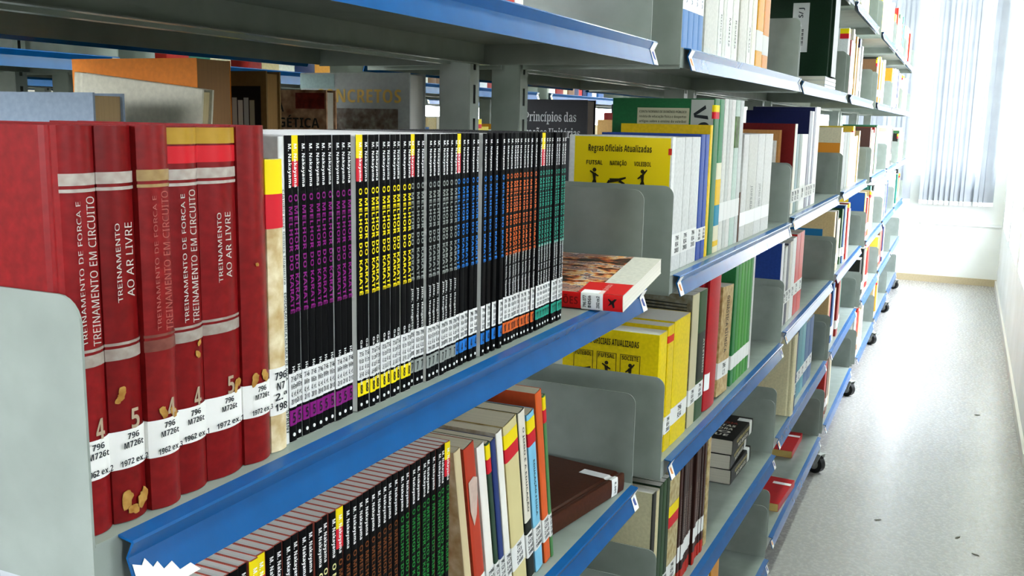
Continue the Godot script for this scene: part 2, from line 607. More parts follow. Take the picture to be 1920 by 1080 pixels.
func room() -> void:
	var white := mat("f1f2ee", 0.8, "wall", 1.0)
	var beige := mat("b2b0a6", 0.8, "wall", 1.0)
	var st := begin()
	box(st, Vector3(X0 - 0.15, -0.1, ZF - 0.2), Vector3(X1 + 0.15, 0, ZB + 0.2))
	var fm := StandardMaterial3D.new()
	fm.resource_name = "polished_concrete"
	fm.albedo_color = Color("aaa7a4")
	fm.albedo_texture = T.stone
	fm.uv1_triplanar = true
	fm.uv1_world_triplanar = true
	fm.uv1_scale = Vector3.ONE * 1.7
	fm.roughness_texture = T.stone_rough
	fm.roughness = 1.0
	struct_("floor", st.commit(), fm)
	st = begin()
	box(st, Vector3(X0 - 0.15, YC, ZF - 0.2), Vector3(XP + 0.2, YC + 0.12, ZB + 0.2))
	box(st, Vector3(XP + 0.2, YC, -4.0), Vector3(X1 + 0.15, YC + 0.12, ZB + 0.2))
	struct_("ceiling", st.commit(), mat("b4b5ae", 0.9))
	wall_box("wall_left", Vector3(X0 - 0.15, 0, ZF - 0.2), Vector3(X0, YC, ZB + 0.2), beige)
	windows("wall_right", X1, X1 + 0.15, [[-0.6, 0.0], [1.2, 1.8]], X1 + 0.1, 12, 1.3, 2.5, beige, true, -ZB - 0.2, 4.0)  # unseen windows, added to throw more light on the near spines
	wall_box("wall_step", Vector3(XP, 0, -4.2), Vector3(X1 + 0.15, YC, -4.0), beige)
	# the side wall of the aisle's far half, nearly all window
	windows("wall_side", XP, XP + 0.2, [[4.4, 5.85], [6.05, 7.15], [7.35, 8.4]], XP + 0.12, 9, 0.5, 2.85, white, true)
	# far wall and back wall, each with window openings between piers
	var open_far := [[-5.2, -3.75], [-3.35, -1.95], [-1.6, -1.02], [-0.92, 0.2]]
	var open_back := [[-3.4, -2.0], [-1.6, -0.2]]
	windows("wall_far", ZF - 0.2, ZF, open_far, ZF - 0.12, 1, SILL, 2.75, white)
	windows("wall_back", ZB, ZB + 0.2, open_back, ZB + 0.12, 5, 1.0, 2.6, beige)
	wall_box("baseboard_far", Vector3(X0, 0, ZF), Vector3(XP, 0.055, ZF + 0.012), mat("c9b795", 0.5, "grain"))
	wall_box("baseboard_right", Vector3(XP - 0.012, 0, ZF + 0.012), Vector3(XP, 0.05, -4.0), mat("dedad2", 0.5))
	wall_box("trim_1", Vector3(-0.3, 0.475, ZF), Vector3(XP, 0.495, ZF + 0.016), mat("e6e8e8", 0.5))
	var scraps := [[-0.159, -3.21, 0.5], [0.14, -4.66, 0.3], [0.128, -3.07, 2.6], [0.077, -3.18, 0.9]]
	for i in scraps.size():
		var q: Array = scraps[i]
		st = begin()
		prism(st, PackedVector2Array([Vector2(-0.011, 0.0), Vector2(-0.003, -0.004), Vector2(0.006, -0.002), Vector2(0.013, 0.001), Vector2(0.004, 0.004), Vector2(-0.005, 0.003)]), Vector3.ZERO, Vector3.RIGHT, Vector3.FORWARD, Vector3.UP, 0.002)
		var sc := part(self, "floor_scrap", st.commit(), mat("6a665e", 0.8), Transform3D(Basis(Vector3.UP, q[2]), Vector3(q[0], 0.0015, q[1])))
		tag(sc, "small dark scrap on the aisle floor, the %s one" % ["leftmost", "farthest", "nearest", "second nearest"][i], "scrap", "scraps on the floor")
	blind()
	var li := 0
	for x in [-0.05, -1.29, -2.55]:
		for z in [-0.9, -3.6, -6.4]:
			lamp(x, z, ["over the aisle at right", "over the second aisle", "over the third aisle"][li / 3], ["nearest", "middle", "farthest"][li % 3])
			li += 1

# a wall with openings and their windows; a wall along the aisle is built across it and turned
func windows(called: String, z0: float, z1: float, opens: Array, zp: float, first: int, sill: float, head: float, m: Material, along := false, from := 4.2, to := -ZF) -> void:
	var turn := Transform3D(Basis(Vector3(0, 0, -1), Vector3.UP, Vector3(1, 0, 0)), Vector3.ZERO) if along else Transform3D()
	var st := begin()
	var xl: float = from if along else X0
	var xr: float = to if along else X1 if called == "wall_back" else XP
	box(st, Vector3(xl, 0, z0), Vector3(xr, sill, z1))
	box(st, Vector3(xl, head, z0), Vector3(xr, YC, z1))
	var x := xl
	for o in opens:
		box(st, Vector3(x, sill, z0), Vector3(o[0], head, z1))
		x = o[1]
	box(st, Vector3(x, sill, z0), Vector3(xr, head, z1))
	struct_(called, st.commit(), m).transform = turn
	var n := first
	var fr := mat("e8ecee", 0.4)
	var glass := StandardMaterial3D.new()
	glass.resource_name = "window_glass"
	glass.transparency = BaseMaterial3D.TRANSPARENCY_ALPHA
	glass.albedo_color = Color(0.95, 0.98, 1.0, 0.06)
	glass.roughness = 0.05
	for o in opens:
		var w := Node3D.new()
		w.name = "window_%d" % n
		add_child(w)
		w.transform = turn
		w.set_meta("kind", "structure")
		n += 1
		var f := begin()
		var a: float = o[0]
		var b: float = o[1]
		var c := (a + b) * 0.5
		for xx in [[a, a + 0.04], [b - 0.04, b], [c - 0.02, c + 0.02]]:
			box(f, Vector3(xx[0], sill, zp - 0.025), Vector3(xx[1], head, zp + 0.025))
		for yy in [[sill, sill + 0.04], [head - 0.04, head], [head - 0.62, head - 0.58]]:
			box(f, Vector3(a + 0.04, yy[0], zp - 0.024), Vector3(b - 0.04, yy[1], zp + 0.024))
		part(w, "window_frame", f.commit(), fr)
		for xx in [[a + 0.04, c - 0.02], [c + 0.02, b - 0.04]]:
			for yy in [[sill + 0.04, head - 0.62], [head - 0.58, head - 0.04]]:
				part(w, "pane", box_mesh(Vector3(xx[0], yy[0], zp - 0.003), Vector3(xx[1], yy[1], zp + 0.003)), glass)

func blind() -> void:
	var b := thing("vertical_blind", Transform3D(Basis(), Vector3(0, 0, ZF + 0.09)))
	tag(b, "grey fabric vertical blind hanging over the bright window at the aisle's end", "blind")
	var fab := StandardMaterial3D.new()
	fab.resource_name = "blind_fabric"
	fab.albedo_color = Color("9a9ea2")
	fab.albedo_texture = T.paint
	fab.uv1_triplanar = true
	fab.roughness = 0.9
	fab.backlight_enabled = true
	fab.backlight = Color(0.9, 0.92, 0.94)
	part(b, "head_rail", box_mesh(Vector3(-0.96, 2.78, -0.03), Vector3(0.24, 2.83, 0.03)), mat("e8e8e6", 0.4))
	var st := begin()
	var n := 5
	for i in n:   # one slat: a shallow trough of cloth
		var p := []
		for j in 2:
			var q := (float(i + j) / n - 0.5)
			p.append([Vector3(q * 0.085, 0, 0.012 * (1.0 - 4.0 * q * q)), Vector3(0.096 * 4 * q * 0.25, 0, 1).normalized()])
		quad(st, p[0][0] + Vector3(0, 0.645, 0), p[1][0] + Vector3(0, 0.645, 0), p[1][0] + Vector3(0, 2.78, 0), p[0][0] + Vector3(0, 2.78, 0), Vector3.BACK, p[0][1], p[1][1], p[1][1], p[0][1])
	var slat := st.commit()
	st = begin()
	for i in n:
		var p := []
		for j in 2:
			var q := (float(i + j) / n - 0.5)
			p.append(Vector3(q * 0.085, 0, 0.012 * (1.0 - 4.0 * q * q) + 0.0015))
		quad(st, p[0] + Vector3(0, 0.645, 0), p[1] + Vector3(0, 0.645, 0), p[1] + Vector3(0, 0.675, 0), p[0] + Vector3(0, 0.675, 0), Vector3.BACK)
	var hem := st.commit()
	var x := -0.93
	while x < 0.21:
		var turn := rng.randf_range(0.5, 0.95)
		if absf(x + 0.36) > 0.035 and absf(x - 0.08) > 0.012:
			var s := part(b, "slat", slat, fab, Transform3D(Basis(Vector3.UP, turn), Vector3(x, 0, 0)))
			part(s, "hem_weight", hem, mat("eceeee", 0.6))
		x += rng.randf_range(0.03, 0.042)

func lamp(x: float, z: float, where: String, which: String) -> void:
	var l := thing("ceiling_light", Transform3D(Basis(), Vector3(x, YC, z)))
	tag(l, "%s twin-tube fluorescent ceiling fitting %s" % [which, where], "light", "fluorescent ceiling fittings")
	var st := begin()
	prism(st, PackedVector2Array([Vector2(-0.13, -0.05), Vector2(-0.07, 0.0), Vector2(0.07, 0.0), Vector2(0.13, -0.05), Vector2(0.125, -0.054), Vector2(0.067, -0.006), Vector2(-0.067, -0.006), Vector2(-0.125, -0.054)]), Vector3.ZERO, Vector3.RIGHT, Vector3.UP, Vector3.BACK, 1.24)
	part(l, "reflector", st.commit(), mat("f4f4f2", 0.3))
	var glow := StandardMaterial3D.new()
	glow.resource_name = "lamp_tube"
	glow.albedo_color = Color(1, 1, 1)
	glow.emission_enabled = true
	glow.emission = Color(0.93, 1.0, 0.95)
	glow.emission_energy_multiplier = 3.0
	for dx in [-0.05, 0.05]:
		st = begin()
		cylinder(st, Vector3(dx, -0.032, 0), Vector3.BACK, 0.013, 1.2, 12)
		part(l, "lamp_tube", st.commit(), glow)
	var a := AreaLight3D.new()
	a.name = "tube_light"
	a.area_size = Vector2(0.2, 1.2)
	a.light_color = Color(0.93, 1.0, 0.95)
	a.light_energy = 1.7
	a.light_size = 0.2
	a.shadow_enabled = true
	a.transform = Transform3D(Basis(Vector3.RIGHT, -PI / 2), Vector3(0, -0.06, 0))
	a.area_range = 14.0
	l.add_child(a)

func shelving() -> void:
	var proto := make_unit(["4", "3", "2", "1", "0", "T"])
	for bay in BAYS:
		var q: Array = BAYS[bay]
		BT[bay] = Transform3D(Basis(Vector3.UP, atan2(-(q[1] - q[0]), 1.0)), Vector3(q[0], 0, q[2]))
		var u: Node3D = proto if bay == 1 else proto.duplicate()
		u.name = numbered("shelving_unit")
		add_child(u)
		u.transform = BT[bay]
		tag(u, "grey steel double-sided shelving unit with blue rails, the %s along the aisle" % BNAME[bay], "bookshelf", "shelving units along the aisle")
	# rows beyond, seen through the gaps: bays 11.. and 21..
	for row in 2:
		for i in 6:
			var id := 11 + row * 10 + i
			if row == 1 and i < 1: continue
			BT[id] = Transform3D(Basis(), Vector3(-1.62 - row * 1.22, 0, -0.55 - 1.1 * i))
			var u: Node3D = proto.duplicate()
			u.name = numbered("shelving_unit")
			add_child(u)
			u.transform = BT[id]
			tag(u, "shelving unit of the %s row behind, %s from the camera's end" % [["next", "farther"][row], ordinal(i + 1)], "bookshelf", "shelving units of the rows behind")
	# the worn near end of the rail on the nearest bay's fourth shelf
	var st := begin()
	var n := Vector3(0.0205, 0.007, 0).normalized()
	var a1 := Vector3(0.0070, -0.0130, 0)
	var dn := (Vector3(0.0140, -0.0335, 0) - a1).normalized()
	var pts := PackedVector2Array([Vector2(0, 0.026), Vector2(0, 0.004), Vector2(0.006, 0.007), Vector2(0.009, 0.004), Vector2(0.013, 0.011), Vector2(0.017, 0.009), Vector2(0.02, 0.015), Vector2(0.027, 0.013), Vector2(0.031, 0.02), Vector2(0.04, 0.0195), Vector2(0.046, 0.026)])
	prism(st, pts, a1 + n * 0.0006, Vector3.FORWARD, dn, n, 0.0004)
	for c in proto.get_children():
		if c.name.begins_with("shelf") and absf(c.position.y - LV["1"]) < 0.001 and c.position.x > -0.1:
			var w := part(c, "torn_tape", st.commit(), mat("ece9e2", 0.8, "grain"), Transform3D(Basis(), Vector3(0, 0, -0.019)))
			w.set_meta("label", "white torn remains of tape on the rail's end")
			for d in c.get_children():
				if (d.name.begins_with("rail_tag") or d.name.begins_with("tag_print")) and d.position.z > -0.5:
					d.free()

# make, stand and tag a book
func sb(bay: int, lv: String, s0: float, t: float, h: float, d: float, hex: String, label: String, o := {}) -> Node3D:
	var b := make_book(o.get("name", "book"), d, t, h, hex, o)
	stand(b, bay, lv, s0, o.get("rec", 0.012), o.get("lean", 0.0), o.get("back", false))
	tag(b, label, o.get("cat", o.get("name", "book")), o.get("group", ""))
	if o.has("call"):
		var c: Array = o.call
		call_label(b, c[0], c[1], c[2] if c.size() > 2 else [])
	if o.get("sticker", 0.0) > 0.0:
		sticker(b, o.sticker)
	return b

# ------------------------------------------------------------------ nearest bay, fourth shelf
func red_books() -> void:
	var silver := "b9b4aa"
	# s0, t, h, rec, kind, label lines, look
	var rows := [
		[0.0030, 0.0232, 0.2285, 0.013, "F", "1962 ex.2", "dark red hardback with silver bands, leftmost of the six, beside the pale end plate"],
		[0.0266, 0.0252, 0.2285, 0.012, "A", "1972 ex.2", "dark red hardback with two-line silver title and scuffed lower corner, second of the six"],
		[0.0524, 0.0240, 0.2290, 0.0085, "W", "1962 ex.3", "faded red hardback with almost rubbed-off lettering, third of the six"],
		[0.0770, 0.0268, 0.2280, 0.012, "F", "1962 ex.1", "red hardback with yellow tape at its head, silver title, fourth of the six"],
		[0.1044, 0.0340, 0.2280, 0.012, "A", "1972 ex.1", "broad red hardback with yellow tape at its head, fifth of the six"],
		[0.1392, 0.0268, 0.2290, 0.0105, "N", "1972 ex.3", "plain red hardback without title, last of the six, beside the cream book"]]
	for i in rows.size():
		var r: Array = rows[i]
		var t: float = r[1]
		var h: float = r[2]
		var b := make_book("red_hardback", 0.168, t, h, ["861619", "7a1012", "861819", "7e0f12", "821014", "861416"][i], {"hard": true, "bulge": 0.0045, "pages": "d9cfae", "tex": "leather", "texscale": 7.0, "rough": 0.38})
		stand(b, 1, "1", r[0], r[3])
		tag(b, r[6], "book", "red bound volumes")
		var faint: bool = r[4] == "W"
		var lc := "9a5048" if faint else silver
		if r[4] != "N":
			sleeve(b, "silver_band", h * 0.862, h * 0.890, "a58e5e" if faint else silver, 0.0, 0.35, 0.0005, "leather")
			sleeve(b, "silver_band", h * 0.846, h * 0.854, "a58e5e" if faint else silver, 0.0, 0.35, 0.0005, "leather")
			sleeve(b, "silver_band", h * 0.425, h * 0.455, "7d4a40" if faint else "a39c92", 0.0, 0.35, 0.0005, "leather")
			sleeve(b, "silver_band", h * 0.462, h * 0.469, "7d4a40" if faint else "a39c92", 0.0, 0.35, 0.0005, "leather")
		if r[4] == "F" or faint:
			spine_text(b, "title", "TREINAMENTO DE FORÇA E", lc, h * 0.825, h * 0.48, 0.0044, false, 0.0042, regular)
			spine_text(b, "title", "TREINAMENTO EM CIRCUITO", lc, h * 0.835, h * 0.475, 0.0044, false, -0.0036, regular)
		elif r[4] == "A":
			spine_text(b, "title", "TREINAMENTO", lc, h * 0.765, h * 0.57, 0.0044, false, 0.0042, regular)
			spine_text(b, "title", "AO AR LIVRE", lc, h * 0.765, h * 0.58, 0.0044, false, -0.0036, regular)
		if i == 3 or i == 4:
			sleeve(b, "yellow_tape", h * 0.955, h * 0.998, "b08a2c", 0.004, 0.4, 0.0006, "grain")
			sleeve(b, "red_tape", h * 0.905, h * 0.95, "c01c26", 0.004, 0.4, 0.0006)
		if r[4] != "N":
			txt(b, "volume_number", "5" if r[4] == "A" else "4", mat("a58f78", 0.5), Vector3(0.0053, h * 0.268, -t * 0.5 - 0.002), Vector3.FORWARD, Vector3.UP, 0.006, 0.012)
		call_label(b, h * 0.142, h * 0.242, ["796", "M726t", "", r[5]], "e0dfda", 0.012)
		# rubbed patches of bare board, each with its own ragged outline
		var spots := {1: [[0.34, 0.006, 0.009], [0.325, 0.0075, 0.007], [0.05, -0.006, 0.016], [0.06, 0.006, 0.013], [0.03, 0.002, 0.01]], 2: [[0.262, 0.004, 0.009], [0.255, -0.004, 0.01]], 3: [[0.415, -0.006, 0.006], [0.385, -0.004, 0.007]], 4: [[0.258, -0.008, 0.009], [0.265, -0.012, 0.009]], 5: [[0.262, -0.004, 0.012], [0.258, 0.006, 0.011], [0.60, 0.002, 0.004]]}
		for sp in spots.get(i, []):
			var st := begin()
			var pts := PackedVector2Array()
			for k in 22:
				var a := TAU * k / 22.0
				var rr: float = sp[2] * 0.5 * (0.72 + 0.22 * sin(2.0 * a + sp[1] * 900.0) + rng.randf_range(-0.13, 0.16))
				pts.append(Vector2(cos(a) * rr * 0.8, sin(a) * rr))
			var q: float = sp[1] / (t * 0.5)
			var nz := Vector3(1, 0, 2.0 * 0.0045 * q / (t * 0.5)).normalized()
			prism(st, pts, Vector3(0.0045 * (1.0 - q * q) + 0.0008, h * sp[0], -t * 0.5 + sp[1]), Vector3.UP.cross(nz), Vector3.UP, nz, 0.0003)
			part(b, "worn_patch", st.commit(), mat("c39a55", 0.8, "worn", 20.0))
	# cream book and the thin magazine next to it
	var c := make_book("cream_book", 0.15, 0.0168, 0.2065, "e6dcbc", {"hard": true, "bulge": 0.002, "tex": "worn", "texscale": 8.0, "rough": 0.6, "pages": "d6c9a0"})
	stand(c, 1, "1", 0.1670, 0.010)
	tag(c, "worn cream book with yellow and red sticker, right of the red volumes", "book")
	sticker(c, 0.2063, 0.047, 0.004)
	call_label(c, 0.027, 0.061, ["796", "N7", "2.ª", "198"], "e0dfda", 0.006)
	var m := make_book("white_magazine", 0.20, 0.0062, 0.2215, "dfe0dc", {"pages": "ecebe4"})
	stand(m, 1, "1", 0.1844, 0.013)
	tag(m, "thin white magazine with small spine print between cream and black books", "magazine")
	spine_text(m, "title", "Cláudio José Gomes Nogueira", "6a7068", 0.185, 0.118, 0.0022)
	spine_text(m, "title", "EDUCAÇÃO FÍSICA NA SALA DE AULA", "3a4038", 0.112, 0.048, 0.0024)
	spine_text(m, "publisher_mark", "SPRINT", "3a4038", 0.026, 0.008, 0.003)
	# book lying flat at the shelf's far end, spine towards the camera
	var f := make_book("flat_paperback", 0.20, 0.021, 0.205, "d8d2c6", {"pages": "efeadb", "bulge": 0.0015})
	f.name = numbered("paperback")
	add_child(f)
	f.transform = Transform3D(Basis(Vector3.UP, 0.05), Vector3.ZERO) * Transform3D(Basis(Vector3(0, -0.11, 1).normalized(), Vector3(1, 0, 0), Vector3(0, 1, 0.11).normalized()), Vector3.ZERO)
	f.position = Vector3(-0.578, LV["1"] + 0.0225, -1.138)
	tag(f, "paperback with red spine and photo cover lying flat at the shelf's end", "book")
	sleeve(f, "red_spine", 0.0005, 0.2045, "d81c1c", 0.0, 0.4, 0.0003)
	var pic := StandardMaterial3D.new()
	pic.albedo_texture = cover_photo()
	pic.roughness = 0.35
	var st := begin()
	quad(st, Vector3(-0.199, 0.0005, 0.0002), Vector3(-0.199, 0.165, 0.0002), Vector3(-0.002, 0.165, 0.0002), Vector3(-0.002, 0.0005, 0.0002), Vector3.BACK)
	part(f, "cover_photo", st.commit(), pic)
	st = begin()
	quad(st, Vector3(-0.052, 0.145, 0.0004), Vector3(-0.052, 0.2045, 0.0004), Vector3(-0.001, 0.2045, 0.0004), Vector3(-0.001, 0.145, 0.0004), Vector3.BACK)
	part(f, "red_panel", st.commit(), mat("cf2222", 0.4))
	txt(f, "title", "EDUCAÇÃO FÍSICA", mat("e8a098", 0.5), Vector3(-0.022, 0.176, 0.0007), Vector3(-1, 0, 0), Vector3(0, -1, 0), 0.045, 0.006)
	sleeve(f, "call_label", 0.150, 0.179, "efefec", 0.014, 0.5, 0.0006)
	for k in 3:
		txt(f, "call_number", ["796.077", "B456n", "2002 ex.2"][k], mat("22252c", 0.6), Vector3(0.0025, 0.155 + [0.0, 0.0065, 0.0175][k], -0.0105), Vector3.BACK, Vector3(0, -1, 0), 0.0155, 0.0042)
	txt(f, "title", "CAMPEÕES", mat("8a1414", 0.5), Vector3(0.0022, 0.117, -0.0105), Vector3.UP, Vector3.BACK, 0.058, 0.010)
	st = begin()
	prism(st, PackedVector2Array([Vector2(-0.006, -0.004), Vector2(-0.001, -0.001), Vector2(0.001, -0.006), Vector2(0.003, -0.005), Vector2(0.002, 0.001), Vector2(0.006, 0.006), Vector2(0.003, 0.006), Vector2(-0.001, 0.003), Vector2(-0.005, 0.006), Vector2(-0.006, 0.005), Vector2(-0.003, 0.001)]), Vector3(0.0022, 0.1915, -0.0105), Vector3.UP, Vector3.BACK, Vector3.RIGHT, 0.0003)
	part(f, "publisher_mark", st.commit(), mat("1a1414", 0.6))

func cover_photo() -> ImageTexture:
	var im := Image.create(160, 128, false, Image.FORMAT_RGB8)
	var n1 := FastNoiseLite.new()
	n1.seed = 4
	n1.frequency = 0.018
	var n2 := FastNoiseLite.new()
	n2.seed = 8
	n2.frequency = 0.05
	var pal := [Color("2a2018"), Color("6a3a24"), Color("b8502c"), Color("d08a4c"), Color("e0b070"), Color("c8b8b4"), Color("504850"), Color("a87868")]
	for y in 128:
		for x in 160:
			var v := clampf(0.5 + 1.3 * n1.get_noise_2d(x * 0.6, y * 2.2) + 0.45 * n2.get_noise_2d(x, y * 2.0), 0.0, 0.999)
			im.set_pixel(x, y, pal[int(v * pal.size())])
	return ImageTexture.create_from_image(im)

# title colour, volume, second line, top and end of the second line
const VOLS := {
	"purple": ["7c1470", "5", "Heian, Tekki", 0.255, 0.13, "purple"],
	"yellow": ["ead20a", "8", "Gankaku, Jion", 0.265, 0.10, "yellow"],
	"grey": ["8c918c", "7", "Jitte, Hangetsu, Empi", 0.40, 0.16, "grey"],
	"blue": ["1f6fc0", "4", "", 0.0, 0.0, "blue"],
	"orange": ["d8642a", "10", "Unsu, Sochin, Nijushiho", 0.43, 0.235, "orange"],
	"teal": ["25967f", "11", "Gojushiho Dai, Meikyo", 0.44, 0.235, "teal"],
	"cream": ["e4dc9a", "", "", 0, 0, "pale yellow"],
	"brown": ["6e3a18", "", "", 0, 0, "brown"],
	"green": ["1c7a30", "", "", 0, 0, "green"]}

func karate(vol: String, t: float, h: float, cover: String) -> Node3D:
	var v: Array = VOLS[vol]
	var b := make_book("karate_paperback", 0.165, t, h, cover, {"pages": "eceae2", "bulge": 0.0005, "tex": "", "rough": 0.35})
	sleeve(b, "spine", 0.0003, h - 0.0003, "08080a", 0.0006, 0.45, 0.00015)
	spine_text(b, "author", "M. Nakayama", "f0f0ee", h * 0.972, h * 0.835, t * 0.46)
	spine_text(b, "title", "O MELHOR DO KARATÊ", v[0], h * 0.812, h * 0.43, t * 0.56)
	if v[2] != "":
		spine_text(b, "subtitle", v[2], "d8d8d6", h * v[3], h * v[4], t * 0.40)
	if v[1] != "":
		call_label(b, h * 0.118, h * 0.232, ["796", "N163m", "4. ed.", "2010"], "dcdcda", 0.0)
		var nb := sleeve(b, "volume_block", h * 0.056, h * 0.108, v[0], 0.0, 0.4, 0.0003)
		txt(nb, "volume_number", v[1], mat("16161a", 0.5), Vector3(0.0013, h * 0.082, -t * 0.5), Vector3.FORWARD, Vector3.UP, t * (0.42 if v[1].length() == 1 else 0.7), h * 0.034)
		var st := begin()
		cylinder(st, Vector3(0.0008, h * 0.024, -t * 0.5), Vector3.RIGHT, 0.0014, 0.0006, 10)
		part(b, "publisher_mark", st.commit(), mat("e8e8e8", 0.5))
	return b

func karate_row() -> void:
	# volume, s0, spacing, count, stand-back
	var groups := [["purple", 0.1913, 0.0083, 10, 0.0132], ["yellow", 0.2785, 0.0081, 10, 0.0112], ["grey", 0.3610, 0.0074, 3, 0.0125], ["grey", 0.3850, 0.0081, 7, 0.0095], ["blue", 0.4425, 0.0096, 5, 0.0115], ["blue", 0.4940, 0.0135, 4, 0.0095], ["orange", 0.5500, 0.0082, 7, 0.011], ["orange", 0.6085, 0.0122, 2, 0.0105], ["teal", 0.6345, 0.0085, 5, 0.011], ["teal", 0.6795, 0.0090, 4, 0.0105]]
	var protos := {}
	var counts := {}
	var totals := {}
	for g in groups: totals[g[0]] = totals.get(g[0], 0) + g[3]
	for g in groups:
		for i in g[3]:
			var b: Node3D
			if protos.has(g[0]):
				b = copy_of(protos[g[0]], "karate_paperback")
			else:
				b = karate(g[0], 0.0073, 0.2225, "dcdcd8" if g[0] in ["purple", "yellow", "grey"] else "141416")
				protos[g[0]] = b
			counts[g[0]] = counts.get(g[0], 0) + 1
			stand(b, 1, "1", g[1] + g[2] * i + rng.randf_range(0, 0.0004), g[4] + rng.randf_range(-0.0008, 0.0008))
			tag(b, "black-spined paperback with %s title, %s of the %s on the fourth shelf" % [VOLS[g[0]][5], ordinal(counts[g[0]]), VOLS[g[0]][5] + " ones"], "paperback", "black karate paperbacks on the fourth shelf up")
	# coloured stickers over the heads of a few
	var n := 0
	for c in get_children():
		if c.name.begins_with("karate_paperback"):
			n += 1
			if n == 36:   # one pale cover stands proud among the black ones
				c.get_node("cover").material_override = mat("dcdcd8", 0.35)
			if n in [2, 11, 21, 31, 50]:
				sticker(c, 0.2222, 0.036, 0.0)

func karate_low_row() -> void:
	var protos := {}
	for i in 38:
		var v := "cream" if i < 18 else "brown" if i < 28 else "green"
		var b: Node3D
		if protos.has(v):
			b = copy_of(protos[v], "karate_paperback")
		else:
			b = karate(v, 0.0088, 0.2335, "b0584a")
			protos[v] = b
		stand(b, 1, "2", 0.0736 + 0.00958 * i + rng.randf_range(0, 0.0005), 0.012 + rng.randf_range(-0.0012, 0.0012))
		tag(b, "black-spined paperback with %s title, %s from the left on the third shelf" % [VOLS[v][5], ordinal(i + 1)], "paperback", "black karate paperbacks on the third shelf up")
	var n := 0
	for c in get_children():
		if c.name.begins_with("karate_paperback"):
			n += 1
			if n == 58:
				c.get_node("cover").material_override = mat("aeb2b6", 0.4)
			if n - 57 in [8, 9, 19, 38]:
				sticker(c, 0.2332, 0.034, 0.0)

func nearest_bay_rest() -> void:
	var g := "leaning worn books on the third shelf"
	var cl := ["796", "S23", "2.ed", "1998"]
	# s0, t, h, d, cover, spine, label, opts
	var rows := [
		[0.442, 0.013, 0.222, 0.17, "d9cfae", "c8b890", "torn cream paperback with tattered head next to the black paperbacks", {"tex": "worn"}],
		[0.462, 0.022, 0.219, 0.17, "b04a34", "b03a24", "torn orange-red paperback with a ripped pale spine patch", {"tex": "leather"}],
		[0.490, 0.016, 0.212, 0.17, "ddd8cc", "e6e2d8", "plain off-white paperback right of the torn orange-red one", {}],
		[0.510, 0.008, 0.210, 0.17, "2c4434", "2c4434", "thin dark green paperback with yellow and red sticker", {"st": 0.208}],
		[0.522, 0.010, 0.209, 0.17, "27386e", "27386e", "thin navy blue paperback among leaning books", {}],
		[0.536, 0.013, 0.214, 0.17, "e2dfd4", "e8e5da", "white paperback with creased head left of the cream worn one", {"tex": "worn"}],
		[0.554, 0.034, 0.216, 0.17, "cbbd86", "cfc28c", "thick worn cream book with frayed spine and two-colour sticker", {"st": 0.205, "tex": "worn"}],
		[0.594, 0.016, 0.221, 0.18, "1e2a26", "dcd6c4", "black-covered book with cream spine panel among leaning books", {}],
		[0.616, 0.020, 0.212, 0.17, "6fb0d0", "7cbcd8", "light blue paperback leaning left of the orange book", {"st": 0.205}],
		[0.643, 0.017, 0.232, 0.18, "c8502c", "d05a26", "tall orange paperback leaning at the row's end", {}],
		[0.663, 0.007, 0.224, 0.17, "3f7a40", "4a7c48", "thin green paperback, last of the leaning row", {"st": 0.222}]]
	for r in rows:
		var o := {"pages": "ddd3b4", "spine": r[5], "tex": r[7].get("tex", "grain"), "texscale": 6.0, "lean": 0.19, "group": g, "call": [0.03, 0.062, cl]}
		var b := sb(1, "2", r[0] + 0.044, r[1], r[2], r[3], r[4], r[6], o)
		if r[7].has("st"): sticker(b, r[7].st, 0.034, 0.003)
		if r[4] == "1e2a26":
			sleeve(b, "spine_foot", 0.001, 0.078, "20241f", 0.001, 0.5, 0.0004)
			spine_text(b, "title", "O JOGO E A EDUCAÇÃO", "3a3a34", 0.20, 0.09, 0.004)
		if r[4] == "6fb0d0":
			spine_text(b, "title", "EDUCAÇÃO FÍSICA", "20343c", 0.15, 0.075, 0.004)
		if r[4] == "b04a34":
			var st := begin()
			var pts := PackedVector2Array([Vector2(-0.009, 0.065), Vector2(-0.0095, 0.032), Vector2(-0.004, 0.012), Vector2(0.003, 0.022), Vector2(0.008, 0.046), Vector2(0.010, 0.062), Vector2(0.002, 0.067)])
			prism(st, pts, Vector3(0.0016, 0.115, -0.011), Vector3.FORWARD, Vector3.UP, Vector3.RIGHT, 0.0003)
			part(b, "torn_patch", st.commit(), mat("cdb3a4", 0.8, "grain"))
	# brown portfolio lying flat
	var f := make_book("brown_album", 0.172, 0.026, 0.235, "4c2615", {"hard": true, "bulge": 0.001, "tex": "leather", "pages": "4a2c1c", "rough": 0.4})
	add_child(f)
	f.transform = Transform3D(Basis(Vector3.UP, -0.16) * Basis(Vector3(1, 0, 0), Vector3(0, 0, -1), Vector3(0, 1, 0)), Vector3(-0.458, LV["2"] + 0.0275, -1.098))
	tag(f, "brown leatherette album lying flat at the far end of the third shelf", "album")
	sleeve(f, "call_label", 0.196, 0.214, "efefec", 0.055, 0.5, 0.0005)
	txt(f, "call_number", "796.8", mat("303030", 0.7), Vector3(0.0022, 0.205, -0.013), Vector3.UP.cross(Vector3.RIGHT) * -1.0, Vector3.UP, 0.018, 0.005)
	# what shows of the fifth shelf above
	fill(1, "0", 0.06, 0.5, 0.03, 0.055, false, "nearest bay's fifth shelf", 0.5)
	sb(1, "0", 0.545, 0.02, 0.22, 0.17, "b83a30", "red paperback standing high on the nearest bay's fifth shelf", {"spine": "b83a30"})
	sb(1, "0", 0.567, 0.02, 0.22, 0.17, "e8e4da", "white paperback beside the red one on the nearest bay's fifth shelf", {})

